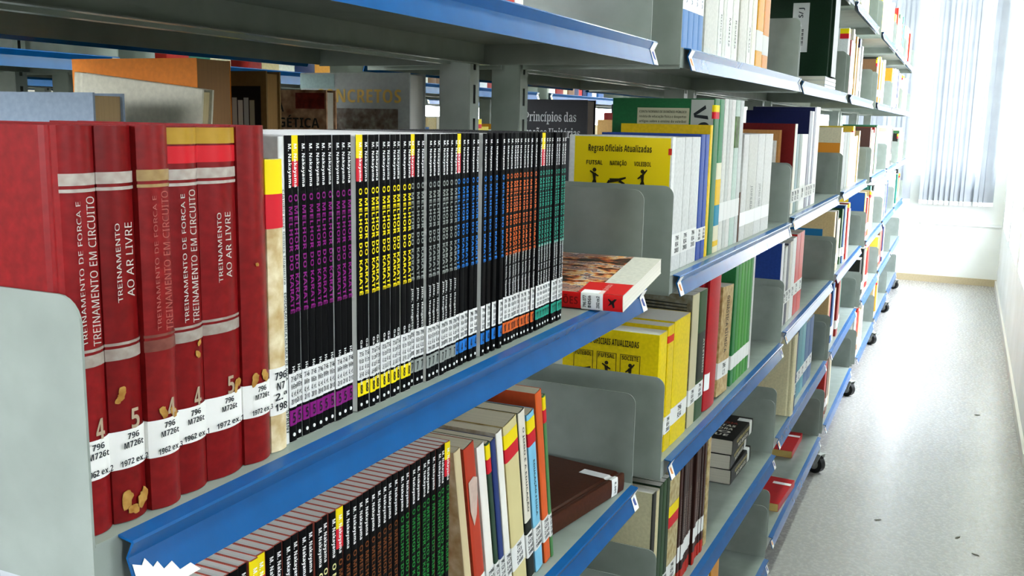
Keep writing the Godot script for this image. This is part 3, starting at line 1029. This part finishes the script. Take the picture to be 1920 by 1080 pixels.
# little line figure on the sports covers
func figure(parent: Node, o: Vector3, k: float, pose: int, m: Material) -> void:
	var st := begin()
	var limbs := [[Vector2(0, 0.55), Vector2(0.02, 0.30), 0.07], [Vector2(0.02, 0.30), Vector2(-0.12, 0.02), 0.05], [Vector2(0.02, 0.30), Vector2(0.13, 0.0), 0.05], [Vector2(0, 0.52), Vector2(-0.16, 0.62 if pose == 1 else 0.40), 0.04], [Vector2(0, 0.52), Vector2(0.17, 0.72 if pose == 2 else 0.44), 0.04]]
	if pose == 3:
		limbs = [[Vector2(-0.3, 0.3), Vector2(0.05, 0.34), 0.08], [Vector2(0.05, 0.34), Vector2(0.3, 0.42), 0.05], [Vector2(-0.3, 0.3), Vector2(-0.42, 0.14), 0.05], [Vector2(0.05, 0.3), Vector2(0.26, 0.2), 0.05], [Vector2(-0.4, 0.1), Vector2(0.4, 0.08), 0.03]]
	for l in limbs:
		var a: Vector2 = l[0]
		var b: Vector2 = l[1]
		var n: Vector2 = Vector2(-(b - a).y, (b - a).x).normalized() * l[2]
		prism(st, PackedVector2Array([(a + n) * k, (b + n * 0.6) * k, (b - n * 0.6) * k, (a - n) * k]), o, Vector3.RIGHT, Vector3.UP, Vector3.BACK, 0.0002)
	var head := PackedVector2Array()
	for i in 8:
		head.append((Vector2(0.01, 0.66) + Vector2(cos(TAU * i / 8), sin(TAU * i / 8)) * 0.075) * k)
	if pose != 3:
		prism(st, head, o, Vector3.RIGHT, Vector3.UP, Vector3.BACK, 0.0002)
	part(parent, "cover_drawing", st.commit(), m)

func panel(parent: Node, called: String, x0: float, y0: float, x1: float, y1: float, hex: String, z := 0.0004, rough := 0.45, tex := "") -> MeshInstance3D:
	var st := begin()
	quad(st, Vector3(x0, y0, z), Vector3(x1, y0, z), Vector3(x1, y1, z), Vector3(x0, y1, z), Vector3.BACK)
	return part(parent, called, st.commit(), mat(hex, rough, tex, 12.0))

func rules_cover(b: Node3D, h: float, head: String, words: Array, boxed: bool) -> void:
	var ink := mat("2a2410", 0.6)
	txt(b, "cover_title", head, ink, Vector3(-0.086, h - 0.020, 0.001), Vector3.RIGHT, Vector3.UP, 0.106, 0.0105)
	for i in 3:
		var x := -0.128 + 0.0405 * i
		txt(b, "cover_title", words[i], ink, Vector3(x, h - 0.0435, 0.001), Vector3.RIGHT, Vector3.UP, 0.028, 0.007)
		figure(b, Vector3(x, h - 0.085, 0.001), 0.045, [1, 3, 2][i] if not boxed else [3, 1, 2][i], ink)
		if boxed:
			var st := begin()
			for q in [[Vector2(-0.017, -0.09), Vector2(-0.0162, -0.038)], [Vector2(0.0162, -0.09), Vector2(0.017, -0.038)], [Vector2(-0.017, -0.0388), Vector2(0.017, -0.038)]]:
				box(st, Vector3(x + q[0].x, h + q[0].y, 0.0004), Vector3(x + q[1].x, h + q[1].y, 0.0008))
			part(b, "cover_frame", st.commit(), ink)

func second_bay() -> void:
	var cl := ["796", "R34", "2003"]
	# ---- fourth shelf up
	var g := "books on the second bay's fourth shelf"
	var b := sb(2, "1", 0.0226, 0.0165, 0.2140, 0.172, "e4e4e0", "white-spined rule book with yellow back cover, nearest of its row", {"group": g, "call": [0.02, 0.05, cl]})
	panel(b, "yellow_cover", -0.163, 0.0, -0.0025, 0.212, "e6ca06")
	rules_cover(b, 0.214, "Regras Oficiais Atualizadas", ["FUTSAL", "NATAÇÃO", "VOLEIBOL"], false)
	panel(b, "red_sticker", -0.006, 0.186, -0.0005, 0.196, "c8281c", 0.0007)
	for i in 3:
		sb(2, "1", 0.040 + [0.0, 0.0545, 0.096][i], [0.0525, 0.0400, 0.0520][i], 0.2130, 0.18, "d2d3d0", "%s broad white paperback right of the yellow-backed rule book" % ordinal(i + 1), {"group": g, "pages": "eceae0", "call": [0.025, 0.06, cl]})
	for i in 2:
		b = sb(2, "1", 0.1900 + 0.029 * i, 0.0275, 0.2170, 0.18, "2c4c9c", "%s royal blue paperback with white label band, second bay" % ["left", "right"][i], {"group": g, "call": [0.033, 0.056, cl]})
	sb(2, "1", 0.2480, 0.018, 0.2330, 0.165, "dfbc0a", "yellow book rising behind the blue paperbacks", {"group": g})
	b = sb(2, "1", 0.2690, 0.036, 0.2790, 0.19, "1f6a3c", "tall green journal with cream text box on its cover", {"group": g, "name": "journal"})
	panel(b, "text_box", -0.142, 0.212, -0.045, 0.262, "b9b89a")
	for i in 5:
		txt(b, "cover_print", ["CONTA NORMAS DE DOMÍNIO PÚBLICO", "revista de educação física e desportos", "artigos sobre o ensino do voleibol", "publicação semestral da faculdade", "volume dezoito"][i], mat("3a3c30", 0.7), Vector3(-0.094 - (0.012 if i == 4 else 0.0), 0.255 - 0.0085 * i, 0.0008), Vector3.RIGHT, Vector3.UP, 0.088 if i < 4 else 0.06, 0.0042)
	panel(b, "grey_band", -0.042, 0.0, -0.001, 0.277, "aeb4ac")
	txt(b, "cover_title", "VO", mat("23272a", 0.5), Vector3(-0.021, 0.238, 0.0008), Vector3(0.25, -1, 0).normalized(), Vector3(1, 0.25, 0).normalized(), 0.055, 0.024)
	sticker(b, 0.268, 0.024, 0.004)
	b = sb(2, "1", 0.3060, 0.036, 0.2790, 0.19, "1f7a48", "journal with spine banded green, yellow and teal", {"group": g, "name": "journal"})
	sleeve(b, "spine_band", 0.135, 0.165, "d8d4b8", 0.0, 0.5)
	sleeve(b, "spine_band", 0.088, 0.135, "dcb42c", 0.0, 0.5)
	sleeve(b, "spine_band", 0.050, 0.088, "2484a0", 0.0, 0.5)
	sleeve(b, "spine_band", 0.0, 0.050, "d8d2b4", 0.0, 0.5)
	sleeve(b, "spine_band", 0.012, 0.022, "dcb42c", 0.0, 0.5, 0.0007)
	for i in 5:
		var w: float = [0.030, 0.024, 0.030, 0.038, 0.030][i]
		var s: float = 0.344 + [0.0, 0.0315, 0.057, 0.0885, 0.128][i]
		b = sb(2, "1", s, w, 0.281, 0.19, ["d4d4cc", "c0c3bd", "d8d6d0", "b4c8bc", "c6cac6"][i], "%s of five tall pale journals on the second bay's fourth shelf" % ordinal(i + 1), {"group": g, "name": "journal", "call": [0.055, 0.09, []]})
		if i == 3:
			panel(b, "cover_print", -0.1, 0.05, -0.02, 0.24, "7aa880")
			sleeve(b, "spine_picture", 0.19, 0.25, "6a9a60", 0.0, 0.5, 0.0005, "photo")
	sb(2, "1", 0.506, 0.011, 0.10, 0.14, "5a4030", "small dark brown booklet squeezed beside white journals", {"group": g})
	for i in 4:
		b = sb(2, "1", [0.5200, 0.5690, 0.6560, 0.7290][i], [0.0475, 0.0850, 0.0700, 0.0840][i], 0.2155, 0.18, ["cfcfcb", "c8c8c0", "d2d2ce", "d4d4d0"][i], "%s white periodical of four at the far end, second bay's fourth shelf" % ordinal(i + 1), {"group": g, "name": "periodical", "pages": "eeeeea"})
		spine_text(b, "title", ["", "JOPERD", "JOPERD 1984", ""][i], "8a8c88", 0.11, 0.06, 0.018) if i in [1, 2] else null
		call_label(b, 0.03, 0.058, ["", ""], "f4f4f2", 0.004)
	# ---- fifth shelf up
	g = "periodicals on the second bay's fifth shelf"
	for i in 5:
		b = sb(2, "0", 0.0145 + 0.0300 * i, 0.0285, 0.27, 0.19, "b4c4dc", "%s blue-and-white journal on the second bay's fifth shelf" % ordinal(i + 1), {"group": g, "name": "journal", "spine": "5f86b8"})
		sleeve(b, "white_band", 0.060, 0.125, "e6e9ec", 0.0015, 0.5)
		spine_text(b, "title", "REVISTA", "5a6a80", 0.118, 0.07, 0.005)
	var per := [[0.176, 0.084, "cfcfc6"], [0.264, 0.030, "e6e8e2"], [0.297, 0.020, "d9d9d0"], [0.320, 0.044, "eceee8"], [0.367, 0.044, "e4e6dc"], [0.424, 0.062, "d2d0c6"], [0.491, 0.034, "eaeae2"], [0.528, 0.040, "e6e4d4"]]
	for i in per.size():
		b = sb(2, "0", per[i][0], per[i][1], 0.26, 0.19, per[i][2], "%s pale periodical from the left on the second bay's fifth shelf" % ordinal(i + 1), {"group": g, "name": "periodical"})
		if i in [1, 3, 4, 6]:
			spine_text(b, "title", ["", "Kinesis", "", "Motriz", "Revista", "", "Artus", ""][i], "70746e", 0.075, 0.025, per[i][1] * 0.25)
			sleeve(b, "yellow_band", 0.16, 0.20, "e6e0a4", 0.0, 0.5)
	b = sb(2, "0", 0.575, 0.060, 0.26, 0.19, "e0a018", "orange-yellow periodical with white label, left one, second bay's fifth shelf", {"group": g, "name": "periodical", "call": [0.035, 0.075, ["", ""]]})
	b = sb(2, "0", 0.637, 0.058, 0.26, 0.19, "d88a18", "orange periodical with white label, right one, second bay's fifth shelf", {"group": g, "name": "periodical", "call": [0.03, 0.07, ["", ""]]})
	# ---- third shelf up
	g = "books on the second bay's third shelf"
	b = sb(2, "2", 0.0035, 0.044, 0.2075, 0.165, "e6ca04", "nearest yellow rule book with drawings on its back cover", {"group": g, "call": [0.028, 0.055, cl], "rec": 0.013})
	rules_cover(b, 0.2075, "REGRAS OFICIAIS ATUALIZADAS", ["FUTEBOL", "FUTSAL", "SOCIETE"], true)
	b = sb(2, "2", 0.0485, 0.034, 0.2130, 0.165, "e4c606", "second yellow rule book with a red sticker", {"group": g, "call": [0.03, 0.06, cl]})
	sleeve(b, "red_sticker", 0.185, 0.197, "cc2c1c", 0.002, 0.5)
	sb(2, "2", 0.0845, 0.0960, 0.2150, 0.17, "e6ca06", "broad yellow book, third of the yellow ones", {"group": g, "call": [0.035, 0.065, ["796", "R34"]]})
	b = sb(2, "2", 0.1920, 0.0440, 0.2430, 0.18, "8c8e84", "grey book with black-striped cover and worn cream spine", {"group": g, "spine": "bdb592", "tex": "worn", "call": [0.04, 0.07, cl]})
	for i in 6:
		var st := begin()
		prism(st, PackedVector2Array([Vector2(-0.175, 0.232 - i * 0.006), Vector2(-0.01, 0.226 - i * 0.0055), Vector2(-0.01, 0.2245 - i * 0.0055), Vector2(-0.175, 0.228 - i * 0.006)]), Vector3(0, 0, 0.0006), Vector3.RIGHT, Vector3.UP, Vector3.BACK, 0.0002)
		part(b, "cover_stripe", st.commit(), mat("22241f", 0.5))
	b = sb(2, "2", 0.2385, 0.0530, 0.2420, 0.18, "33502f", "dark green book left of the bright red one", {"group": g, "call": [0.04, 0.07, cl]})
	sleeve(b, "black_panel", 0.075, 0.165, "1c241c", 0.0, 0.4)
	spine_text(b, "title", "ATLETISMO", "c8c8b8", 0.15, 0.085, 0.009, true, -0.012)
	b = sb(2, "2", 0.3000, 0.0850, 0.2580, 0.18, "b81824", "tall bright red hardback on the second bay's third shelf", {"group": g, "hard": true, "lean": -0.03})
	panel(b, "white_label", -0.002, 0.0, 0.0, 0.0, "eeeeea") if false else null
	sleeve(b, "call_label", 0.04, 0.072, "ececea", 0.0, 0.5, 0.0005).scale = Vector3(1, 1, 0.45)
	b = sb(2, "2", 0.4010, 0.0900, 0.2200, 0.16, "cdb98a", "worn tan book with dark spine title, leaning beside the red hardback", {"group": g, "tex": "worn", "lean": -0.06, "call": [0.035, 0.068, ["796", "L1"]]})
	spine_text(b, "title", "GINÁSTICA RÍTMICA", "4a3c28", 0.20, 0.085, 0.022)
	for i in 6:
		sb(2, "2", 0.5150 + 0.0285 * i, 0.0270, 0.2530, 0.18, ["2f7a44", "3a8a3c", "4a9a3a", "3f8c36", "46963c", "388838"][i], "%s of six green volumes on the second bay's third shelf" % ordinal(i + 1), {"group": g, "call": [0.035, 0.065, []], "pages": "d8d8cc"})
	sb(2, "2", 0.6870, 0.016, 0.2540, 0.18, "dcd8d8", "white paperback closing the run of green volumes", {"group": g})
	# ---- second shelf up
	g = "books on the second bay's second shelf"
	b = sb(2, "3", 0.004, 0.020, 0.235, 0.185, "d3cba8", "cream-covered book with black spine, nearest on the second shelf", {"group": g, "spine": "20201e"})
	sb(2, "3", 0.0255, 0.016, 0.232, 0.17, "cfc39a", "narrow cream book beside the black-spined one", {"group": g, "call": [0.03, 0.06, []]})
	for i in 3:
		sb(2, "3", 0.0430 + 0.0205 * i, 0.0195, 0.235, 0.17, ["243c26", "2c4a2a", "20351f"][i], "%s of three dark green books on the second bay's second shelf" % ordinal(i + 1), {"group": g, "call": [0.03, 0.06, cl]})
	b = sb(2, "3", 0.1050, 0.0610, 0.238, 0.17, "c9c198", "broad cream book with two-colour sticker beside the maroon magazines", {"group": g, "tex": "worn", "call": [0.03, 0.065, cl]})
	sticker(b, 0.175, 0.04, 0.0)
	for i in 12:
		var s: float = 0.169 + 0.0157 * i + (0.004 if i > 5 else 0.0)
		b = sb(2, "3", s, 0.0143, 0.236, 0.175, "38201c", "%s of twelve dark maroon magazines with red feet" % ordinal(i + 1), {"group": "maroon magazines on the second shelf", "name": "magazine", "spine": ["3c211c", "2c1a18"][i % 2], "rec": rng.randf_range(0.009, 0.015)})
		sleeve(b, "red_foot", 0.0005, 0.026, "b0281c", 0.001, 0.5)
		call_label(b, 0.045, 0.075, ["", ""], "dededa", 0.0)
		spine_text(b, "title", "TREINO DESPORTIVO", "9a8a80", 0.165, 0.085, 0.004)
	sb(2, "3", 0.363, 0.022, 0.236, 0.17, "cdbf92", "worn cream book at the end of the maroon magazines", {"group": g, "tex": "worn"})
	# stack of black paperbacks lying flat
	for i in 3:
		b = make_book("stacked_paperback", 0.135, 0.0345, 0.205, "1d1a18", {"pages": "dcd6c4", "bulge": 0.001})
		b.name = numbered("paperback")
		add_child(b)
		b.transform = Transform3D(Basis(Vector3.UP, [-0.02, 0.015, -0.03][i]) * Basis(Vector3(1, 0, 0), Vector3(0, 0, -1), Vector3(0, 1, 0)), Vector3(-0.4355 - 0.003 * (i % 2), LV["3"] + 0.0360 * (i + 1), -2.197))
		tag(b, "thick black paperback lying flat, %s of the stack of three" % ["bottom", "middle", "top"][i], "book", "stack of black paperbacks")
		for k in 2:
			txt(b, "title", ["HISTÓRIA DO ESPORTE", "NO BRASIL"][k], mat(["c8b878", "d8d4c8"][k], 0.5), Vector3(0.0022, 0.10, -0.011 - 0.012 * k), Vector3.UP, Vector3.BACK, 0.13 - 0.03 * k, 0.008)
		sleeve(b, "call_label", 0.165, 0.19, "e6e6e2", 0.03, 0.5, 0.0005)
		if i == 2:
			for k in 5:
				txt(b, "cover_title", ["A HISTÓRIA", "DAS LUTAS", "DE QUADRA", "E DO", "RINGUE"][k], mat("d6d2c4" if k > 0 else "8c3a2a", 0.5), Vector3(-0.07, 0.135 - 0.025 * k, 0.0012), Vector3.RIGHT, Vector3.UP, 0.10, 0.015)
	# ---- bottom shelf
	b = sb(2, "4", 0.36, 0.07, 0.22, 0.17, "d8cfa8", "cream book beside the orange one on the second bay's bottom shelf", {})
	b = sb(2, "4", 0.445, 0.072, 0.23, 0.17, "d08a1c", "orange-yellow book on the second bay's bottom shelf", {})

func third_bay() -> void:
	var cl := ["796", "G2"]
	var g := "books on the third bay's fourth shelf"
	var rows := [[0.0885, 0.034, 0.239, "6e1a1a", "dark red covered book with cream spine, third bay's fourth shelf"], [0.126, 0.044, 0.212, "2a6a6c", "teal book on the third bay's fourth shelf"], [0.172, 0.043, 0.212, "38604a", "dark green book on the third bay's fourth shelf"], [0.219, 0.104, 0.211, "dcdcd6", "white book right of the dark green one, third bay"], [0.327, 0.045, 0.276, "1e2450", "tall navy book, left of the pair, third bay's fourth shelf"], [0.376, 0.042, 0.276, "c8ccd4", "tall silver-white book between the navy ones"], [0.422, 0.034, 0.288, "232a58", "tall navy book, right of the pair, third bay's fourth shelf"], [0.460, 0.080, 0.290, "e6e6e6", "tall white book closing the third bay's fourth shelf"]]
	for r in rows:
		var o := {"group": g, "call": [0.03, 0.065, cl]}
		if r[3] == "6e1a1a": o["spine"] = "e0dccc"
		sb(3, "1", r[0], r[1], r[2], 0.18, r[3], r[4], o)
	sb(3, "1", 0.008, 0.032, 0.195, 0.15, "e2e0d8", "small white book set back at the near end of the third bay's fourth shelf", {"group": g, "rec": 0.05})
	sb(3, "1", 0.044, 0.034, 0.222, 0.17, "c08a50", "tan paperback set back behind the small white book, third bay", {"group": g, "rec": 0.045})
	# fifth shelf: dark green file box on flat journals
	for i in 3:
		var f := make_book("journal", 0.19, 0.012, 0.26, ["9ab0cc", "d8d8d2", "b8bcc0"][i], {})
		add_child(f)
		f.transform = BT[3] * Transform3D(Basis(Vector3(1, 0, 0), Vector3(0, 0, -1), Vector3(0, 1, 0)), Vector3(-0.014, LV["0"] + 0.0125 * (i + 1) + 0.0004, -0.60))
		tag(f, "%s of three journals lying flat under the dark green file box" % ["bottom", "middle", "top"][i], "journal", "journals lying on the third bay's fifth shelf")
	var bx := make_book("file_box", 0.235, 0.11, 0.275, "16301f", {"hard": true, "bulge": 0.0015, "pages": "1c3424"})
	stand(bx, 3, "0", 0.655, 0.004)
	bx.position.y += 0.0385
	tag(bx, "dark green file box with barcode label standing on flat journals", "file box")
	panel(bx, "barcode_label", -0.128, 0.075, -0.078, 0.225, "d4d8d6", 0.0008)
	for i in 12:
		panel(bx, "barcode_bar", -0.112, 0.095 + 0.0042 * i, -0.092, 0.0965 + 0.0042 * i + 0.001 * (i % 3), "22262a", 0.0012)
	txt(bx, "label_print", "S/ J", mat("30343a", 0.6), Vector3(-0.103, 0.195, 0.0014), Vector3.UP, Vector3.LEFT, 0.03, 0.014)
	# third shelf
	g = "books on the third bay's third shelf"
	rows = [[0.006, 0.030, 0.235, "24408c", "blue-covered book with white spine, nearest on the third bay's third shelf"], [0.060, 0.040, 0.22, "d8d8d4", "white book beside the blue-covered one, third bay"], [0.102, 0.035, 0.225, "4a4a5a", "slate book on the third bay's third shelf"], [0.139, 0.045, 0.225, "c8c4b8", "beige book on the third bay's third shelf"], [0.186, 0.060, 0.23, "e4e4e0", "broad white book on the third bay's third shelf"], [0.250, 0.065, 0.235, "c82c24", "left red book with white label, third bay's third shelf"], [0.318, 0.072, 0.235, "d23a2c", "right red book with white label, third bay's third shelf"]]
	for r in rows:
		var o := {"group": g, "call": [0.06, 0.095, cl]}
		if r[0] < 0.01: o["spine"] = "dcdce0"
		sb(3, "2", r[0], r[1], r[2], 0.18, r[3], r[4], o)
	# second shelf
	g = "books on the third bay's second shelf"
	rows = [[0.230, 0.055, 0.24, "e2d7b0", "thick cream volume, foremost on the third bay's second shelf"], [0.287, 0.020, 0.245, "1e3560", "navy book behind the thick cream volume"], [0.400, 0.030, 0.20, "3a7a80", "slim teal book on the third bay's second shelf"], [0.432, 0.070, 0.236, "3f8a98", "light teal book on the third bay's second shelf"], [0.504, 0.070, 0.236, "5aa0ac", "pale teal book on the third bay's second shelf"], [0.577, 0.085, 0.212, "1c5a8c", "left deep blue book on the third bay's second shelf"], [0.664, 0.082, 0.212, "1a4f86", "right deep blue book on the third bay's second shelf"]]
	for r in rows:
		var o := {"group": g, "rec": 0.012 if r[0] > 0.3 else -0.004, "call": [0.05, 0.085, cl]}
		if r[0] < 0.25:
			o["hard"] = true
			o.erase("call")
		sb(3, "3", r[0], r[1], r[2], 0.185, r[3], r[4], o)
	# bottom shelf: two red books lying flat
	for i in 2:
		var f := make_book("red_paperback", 0.15, 0.024, 0.225, "b4161c", {"pages": "e0c070", "bulge": 0.001})
		add_child(f)
		f.transform = Transform3D(Basis(Vector3.UP, [-0.05, 0.0][i]) * Basis(Vector3(1, 0, 0), Vector3(0, 0, -1), Vector3(0, 1, 0)), Vector3([-0.412, -0.452][i], LV["4"] + 0.0243, [-2.80, -3.30][i]))
		tag(f, "red paperback lying flat on the third bay's bottom shelf, the %s one" % ["nearer", "farther"][i], "book", "red paperbacks lying flat")
		panel(f, "white_label", -0.055, 0.165, 0.0, 0.185, "e4e2de", 0.0006)
		if i == 1:
			panel(f, "navy_panel", -0.09, 0.13, -0.06, 0.16, "1e2a50", 0.0006)

const PAL := [["e0ddd2", "white"], ["d6ccaa", "cream"], ["c9b488", "tan"], ["e4e4e0", "pale grey"], ["b83028", "red"], ["8c2420", "maroon"], ["2a5a94", "blue"], ["1e2c54", "navy"], ["3a7a6c", "teal"], ["d8932c", "orange"], ["22241f", "black"], ["2f5a38", "dark green"], ["e2ca4c", "yellow"], ["7a5a40", "brown"], ["d2d8dc", "silvery"]]

# a run of assorted books; every other choice is drawn from the seeded generator
func fill(bay: int, lv: String, s0: float, s1: float, tmin: float, tmax: float, back := false, where := "", pale := 0.5) -> void:
	var s := s0
	var n := 0
	while s < s1:
		var t := rng.randf_range(tmin, tmax)
		if s + t > s1: break
		n += 1
		var c: Array = PAL[rng.randi_range(0, 3)] if rng.randf() < pale else PAL[rng.randi_range(4, PAL.size() - 1)]
		var h := rng.randf_range(0.19, 0.245)
		var o := {"back": back, "rec": rng.randf_range(0.008, 0.02), "group": "assorted books, " + where}
		if rng.randf() < 0.6: o["call"] = [0.03, 0.065, []]
		if rng.randf() < 0.12: o["sticker"] = h - 0.004
		if rng.randf() < 0.3: o["hard"] = true
		sb(bay, lv, s, t, h, rng.randf_range(0.15, 0.19), c[0], "%s book, %s from the near end, %s" % [c[1], ordinal(n), where], o)
		s += t + rng.randf_range(0.0006, 0.003)
		if rng.randf() < 0.06: s += rng.randf_range(0.02, 0.09)

func far_bays() -> void:
	# nearest books of these bays show their covers past the end plates
	var firsts := [[4, "1", "e0d6ba", "cream-and-orange covered book at the near end of the fourth bay's fourth shelf"], [4, "2", "d3b98a", "tan-covered book at the near end of the fourth bay's third shelf"], [4, "3", "c8a878", "brown-paper covered book at the near end of the fourth bay's second shelf"], [4, "0", "dfe4e8", "pale-covered book with sticker at the near end of the fourth bay's fifth shelf"], [5, "1", "4c3430", "dark brown covered book at the near end of the fifth bay's fourth shelf"], [5, "2", "dcb82c", "yellow-and-blue covered book at the near end of the fifth bay's third shelf"], [6, "2", "d8d8d8", "pale-covered book at the near end of the sixth bay's third shelf"]]
	for f in firsts:
		var b := sb(f[0], f[1], 0.006, 0.05, 0.23, 0.185, f[2], f[3], {"call": [0.03, 0.06, []]})
		if f[0] == 4 and f[1] == "1":
			panel(b, "orange_band", -0.183, 0.10, -0.002, 0.175, "d88a2c")
		if f[0] == 4 and f[1] == "2":
			panel(b, "blue_band", -0.183, 0.12, -0.04, 0.165, "1c6a9c")
		if f[0] == 5 and f[1] == "2":
			panel(b, "blue_band", -0.075, 0.0, -0.002, 0.228, "24509c")
		if f[1] == "0":
			sticker(b, 0.228, 0.035, 0.03)
	for r in [["1", 0.060, 0.050, "e2dccb", "off-white"], ["1", 0.118, 0.100, "1f3222", "dark green"], ["1", 0.222, 0.105, "243a26", "dark olive"], ["1", 0.335, 0.140, "cba877", "tan"]]:
		sb(4, r[0], r[1], r[2], 0.212, 0.18, r[3], "broad %s volume near the start of the fourth bay's fourth shelf" % r[4], {"group": "volumes on the fourth bay's fourth shelf"})
	for bay in [4, 5, 6, 7]:
		for lv in ["T", "0", "1", "2", "3", "4"]:
			if bay == 7 and lv in ["3", "4"]: continue
			var e := {"T": 0.8, "0": 0.62, "1": 0.55, "2": 0.6, "3": 0.5, "4": 0.35}
			fill(bay, lv, 0.5 if bay == 4 and lv == "1" else 0.06, minf(e[lv] + 0.1 * (bay - 4), 0.95) + (0.25 if bay == 4 and lv == "1" else 0.0), 0.035 if bay == 4 else 0.06, 0.075 if bay == 4 else 0.11, false, "%s's %s" % [BNAME[bay], LNAME[lv]], 0.4)
	# a dark blue panel of boxes fills the top of a far gap
	var bx := make_book("file_box", 0.2, 0.4, 0.30, "1f4c7c", {"hard": true, "bulge": 0.001, "pages": "20406a"})
	stand(bx, 5, "1", 0.3, 0.012, 0.0, true)
	tag(bx, "long dark blue file box seen over books in the fifth bay", "file box")

func far_side() -> void:
	# books served from the other aisle: their fore edges and near boards show over the front row
	var g := "books on the nearest bay's other side"
	var rows := [
		[0.345, 0.040, 0.254, 0.19, "8796a6", "b09468", "blue-grey covered old book with browned pages, behind the red volumes", -0.0, "grain"],
		[0.470, 0.018, 0.262, 0.19, "cfccb8", "c9b98a", "pale grey covered book slanting behind the red volumes", 0.0, "grain"],
		[0.490, 0.055, 0.296, 0.19, "e2842c", "9a7248", "orange covered book with curled brown pages", 0.0, "grain"],
		[0.608, 0.028, 0.288, 0.19, "7a6038", "94703c", "brown covered book with black picture of white volumes", 0.0, "grain"],
		[0.745, 0.024, 0.270, 0.18, "d4b898", "b8b4a4", "brown and tan covered energy textbook", 0.0, "photo"],
		[0.930, 0.048, 0.302, 0.20, "a4aaa6", "c8c8c0", "silvery grey book with gold cover lettering, wrapped in plastic", 0.0, "grain"]]
	for r in rows:
		var b := make_book("book", r[3], r[1], r[2], r[4], {"pages": r[5], "tex": r[8], "hard": r[4] != "e2842c"})
		stand(b, 1, "1", r[0], 0.012, 0.0, true)
		tag(b, r[6], "book", g)
		if r[4] == "cfccb8":
			b.transform = b.transform * Transform3D(Basis(Vector3.BACK, 0.10), Vector3(0, 0.0, 0))
			b.position.y += 0.0195
		# the board turned to the camera is the one at z = -t in the book's own axes
		var F := Node3D.new()
		F.name = "front_print"
		b.add_child(F)
		F.transform = Transform3D(Basis(Vector3.UP, PI), Vector3(-r[3], 0, -r[1]))
		# in F: x runs from the spine (0 at left = -d) ... cover spans x 0 (fore edge) to -d (spine)
		if r[2] == 0.302:
			txt(F, "cover_title", "CONCRETOS", mat("c8a444", 0.4), Vector3(-0.092, 0.267, 0.0012), Vector3.RIGHT, Vector3.UP, 0.155, 0.020)
			panel(F, "teal_tape", -0.2, 0.278, -0.135, 0.300, "8fa8a4", 0.0010, 0.4, "grain")
			panel(F, "cover_picture", -0.19, 0.12, -0.02, 0.248, "888d88", 0.0008, 0.4, "photo")
		if r[2] == 0.270:
			txt(F, "cover_title", "A", mat("2a2620", 0.5), Vector3(-0.076, 0.248, 0.0012), Vector3.RIGHT, Vector3.UP, 0.013, 0.015)
			txt(F, "cover_title", "ENERGÉTICA", mat("2a2620", 0.5), Vector3(-0.070, 0.226, 0.0012), Vector3.RIGHT, Vector3.UP, 0.118, 0.013)
			panel(F, "red_panel", -0.05, 0.245, -0.002, 0.266, "8c3428", 0.0008, 0.4, "photo")
		if r[2] == 0.288:
			panel(F, "black_picture", -0.058, 0.12, -0.008, 0.270, "15161a", 0.0008)
			for i in 4:
				panel(F, "picture_volume", -0.052 + 0.009 * i, 0.12, -0.0445 + 0.009 * i, 0.256 - 0.003 * (i % 2), ["b8b8ac", "c8c8bc", "a8b0ac", "9c9c84"][i], 0.0012)
	# second bay, other side
	var b := make_book("book", 0.185, 0.05, 0.281, "1a1c22", {"hard": true, "pages": "8a7c70"})
	stand(b, 2, "1", 0.56, 0.012, 0.0, true)
	tag(b, "black textbook with white serif lettering standing beyond the uprights", "book")
	var F := Node3D.new()
	F.name = "front_print"
	b.add_child(F)
	F.transform = Transform3D(Basis(Vector3.UP, PI), Vector3(-0.185, 0, -0.05))
	txt(F, "cover_title", "Princípios das", mat("d0d2d2", 0.5), Vector3(-0.088, 0.243, 0.0012), Vector3.RIGHT, Vector3.UP, 0.125, 0.020, serif)
	txt(F, "cover_title", "Operações Unitárias", mat("d0d2d2", 0.5), Vector3(-0.098, 0.208, 0.0012), Vector3.RIGHT, Vector3.UP, 0.165, 0.020, serif)
	fill(2, "1", 0.63, 0.80, 0.03, 0.06, true, "second bay's other side", 0.3)
	sb(3, "1", 0.10, 0.05, 0.26, 0.23, "8c2420", "dark red covered book on the third bay's other side", {"back": true, "hard": true})
	sb(3, "1", 0.165, 0.06, 0.285, 0.235, "1a1e30", "navy covered book on the third bay's other side", {"back": true, "hard": true})
	sb(3, "1", 0.05, 0.04, 0.24, 0.20, "c69a5c", "tan covered book on the third bay's other side", {"back": true})

func next_rows() -> void:
	for i in 4:
		fill(11 + i, "1", 0.05, 0.8, 0.05, 0.085, false, "next row, unit %s, fourth shelf" % ordinal(i + 1), 0.5)
		fill(11 + i, "0", 0.05, 0.75, 0.05, 0.085, false, "next row, unit %s, fifth shelf" % ordinal(i + 1), 0.5)
	for i in range(2, 5):
		fill(21 + i, "1", 0.1, 0.6, 0.08, 0.12, false, "farther row, unit %s" % ordinal(i + 1), 0.5)
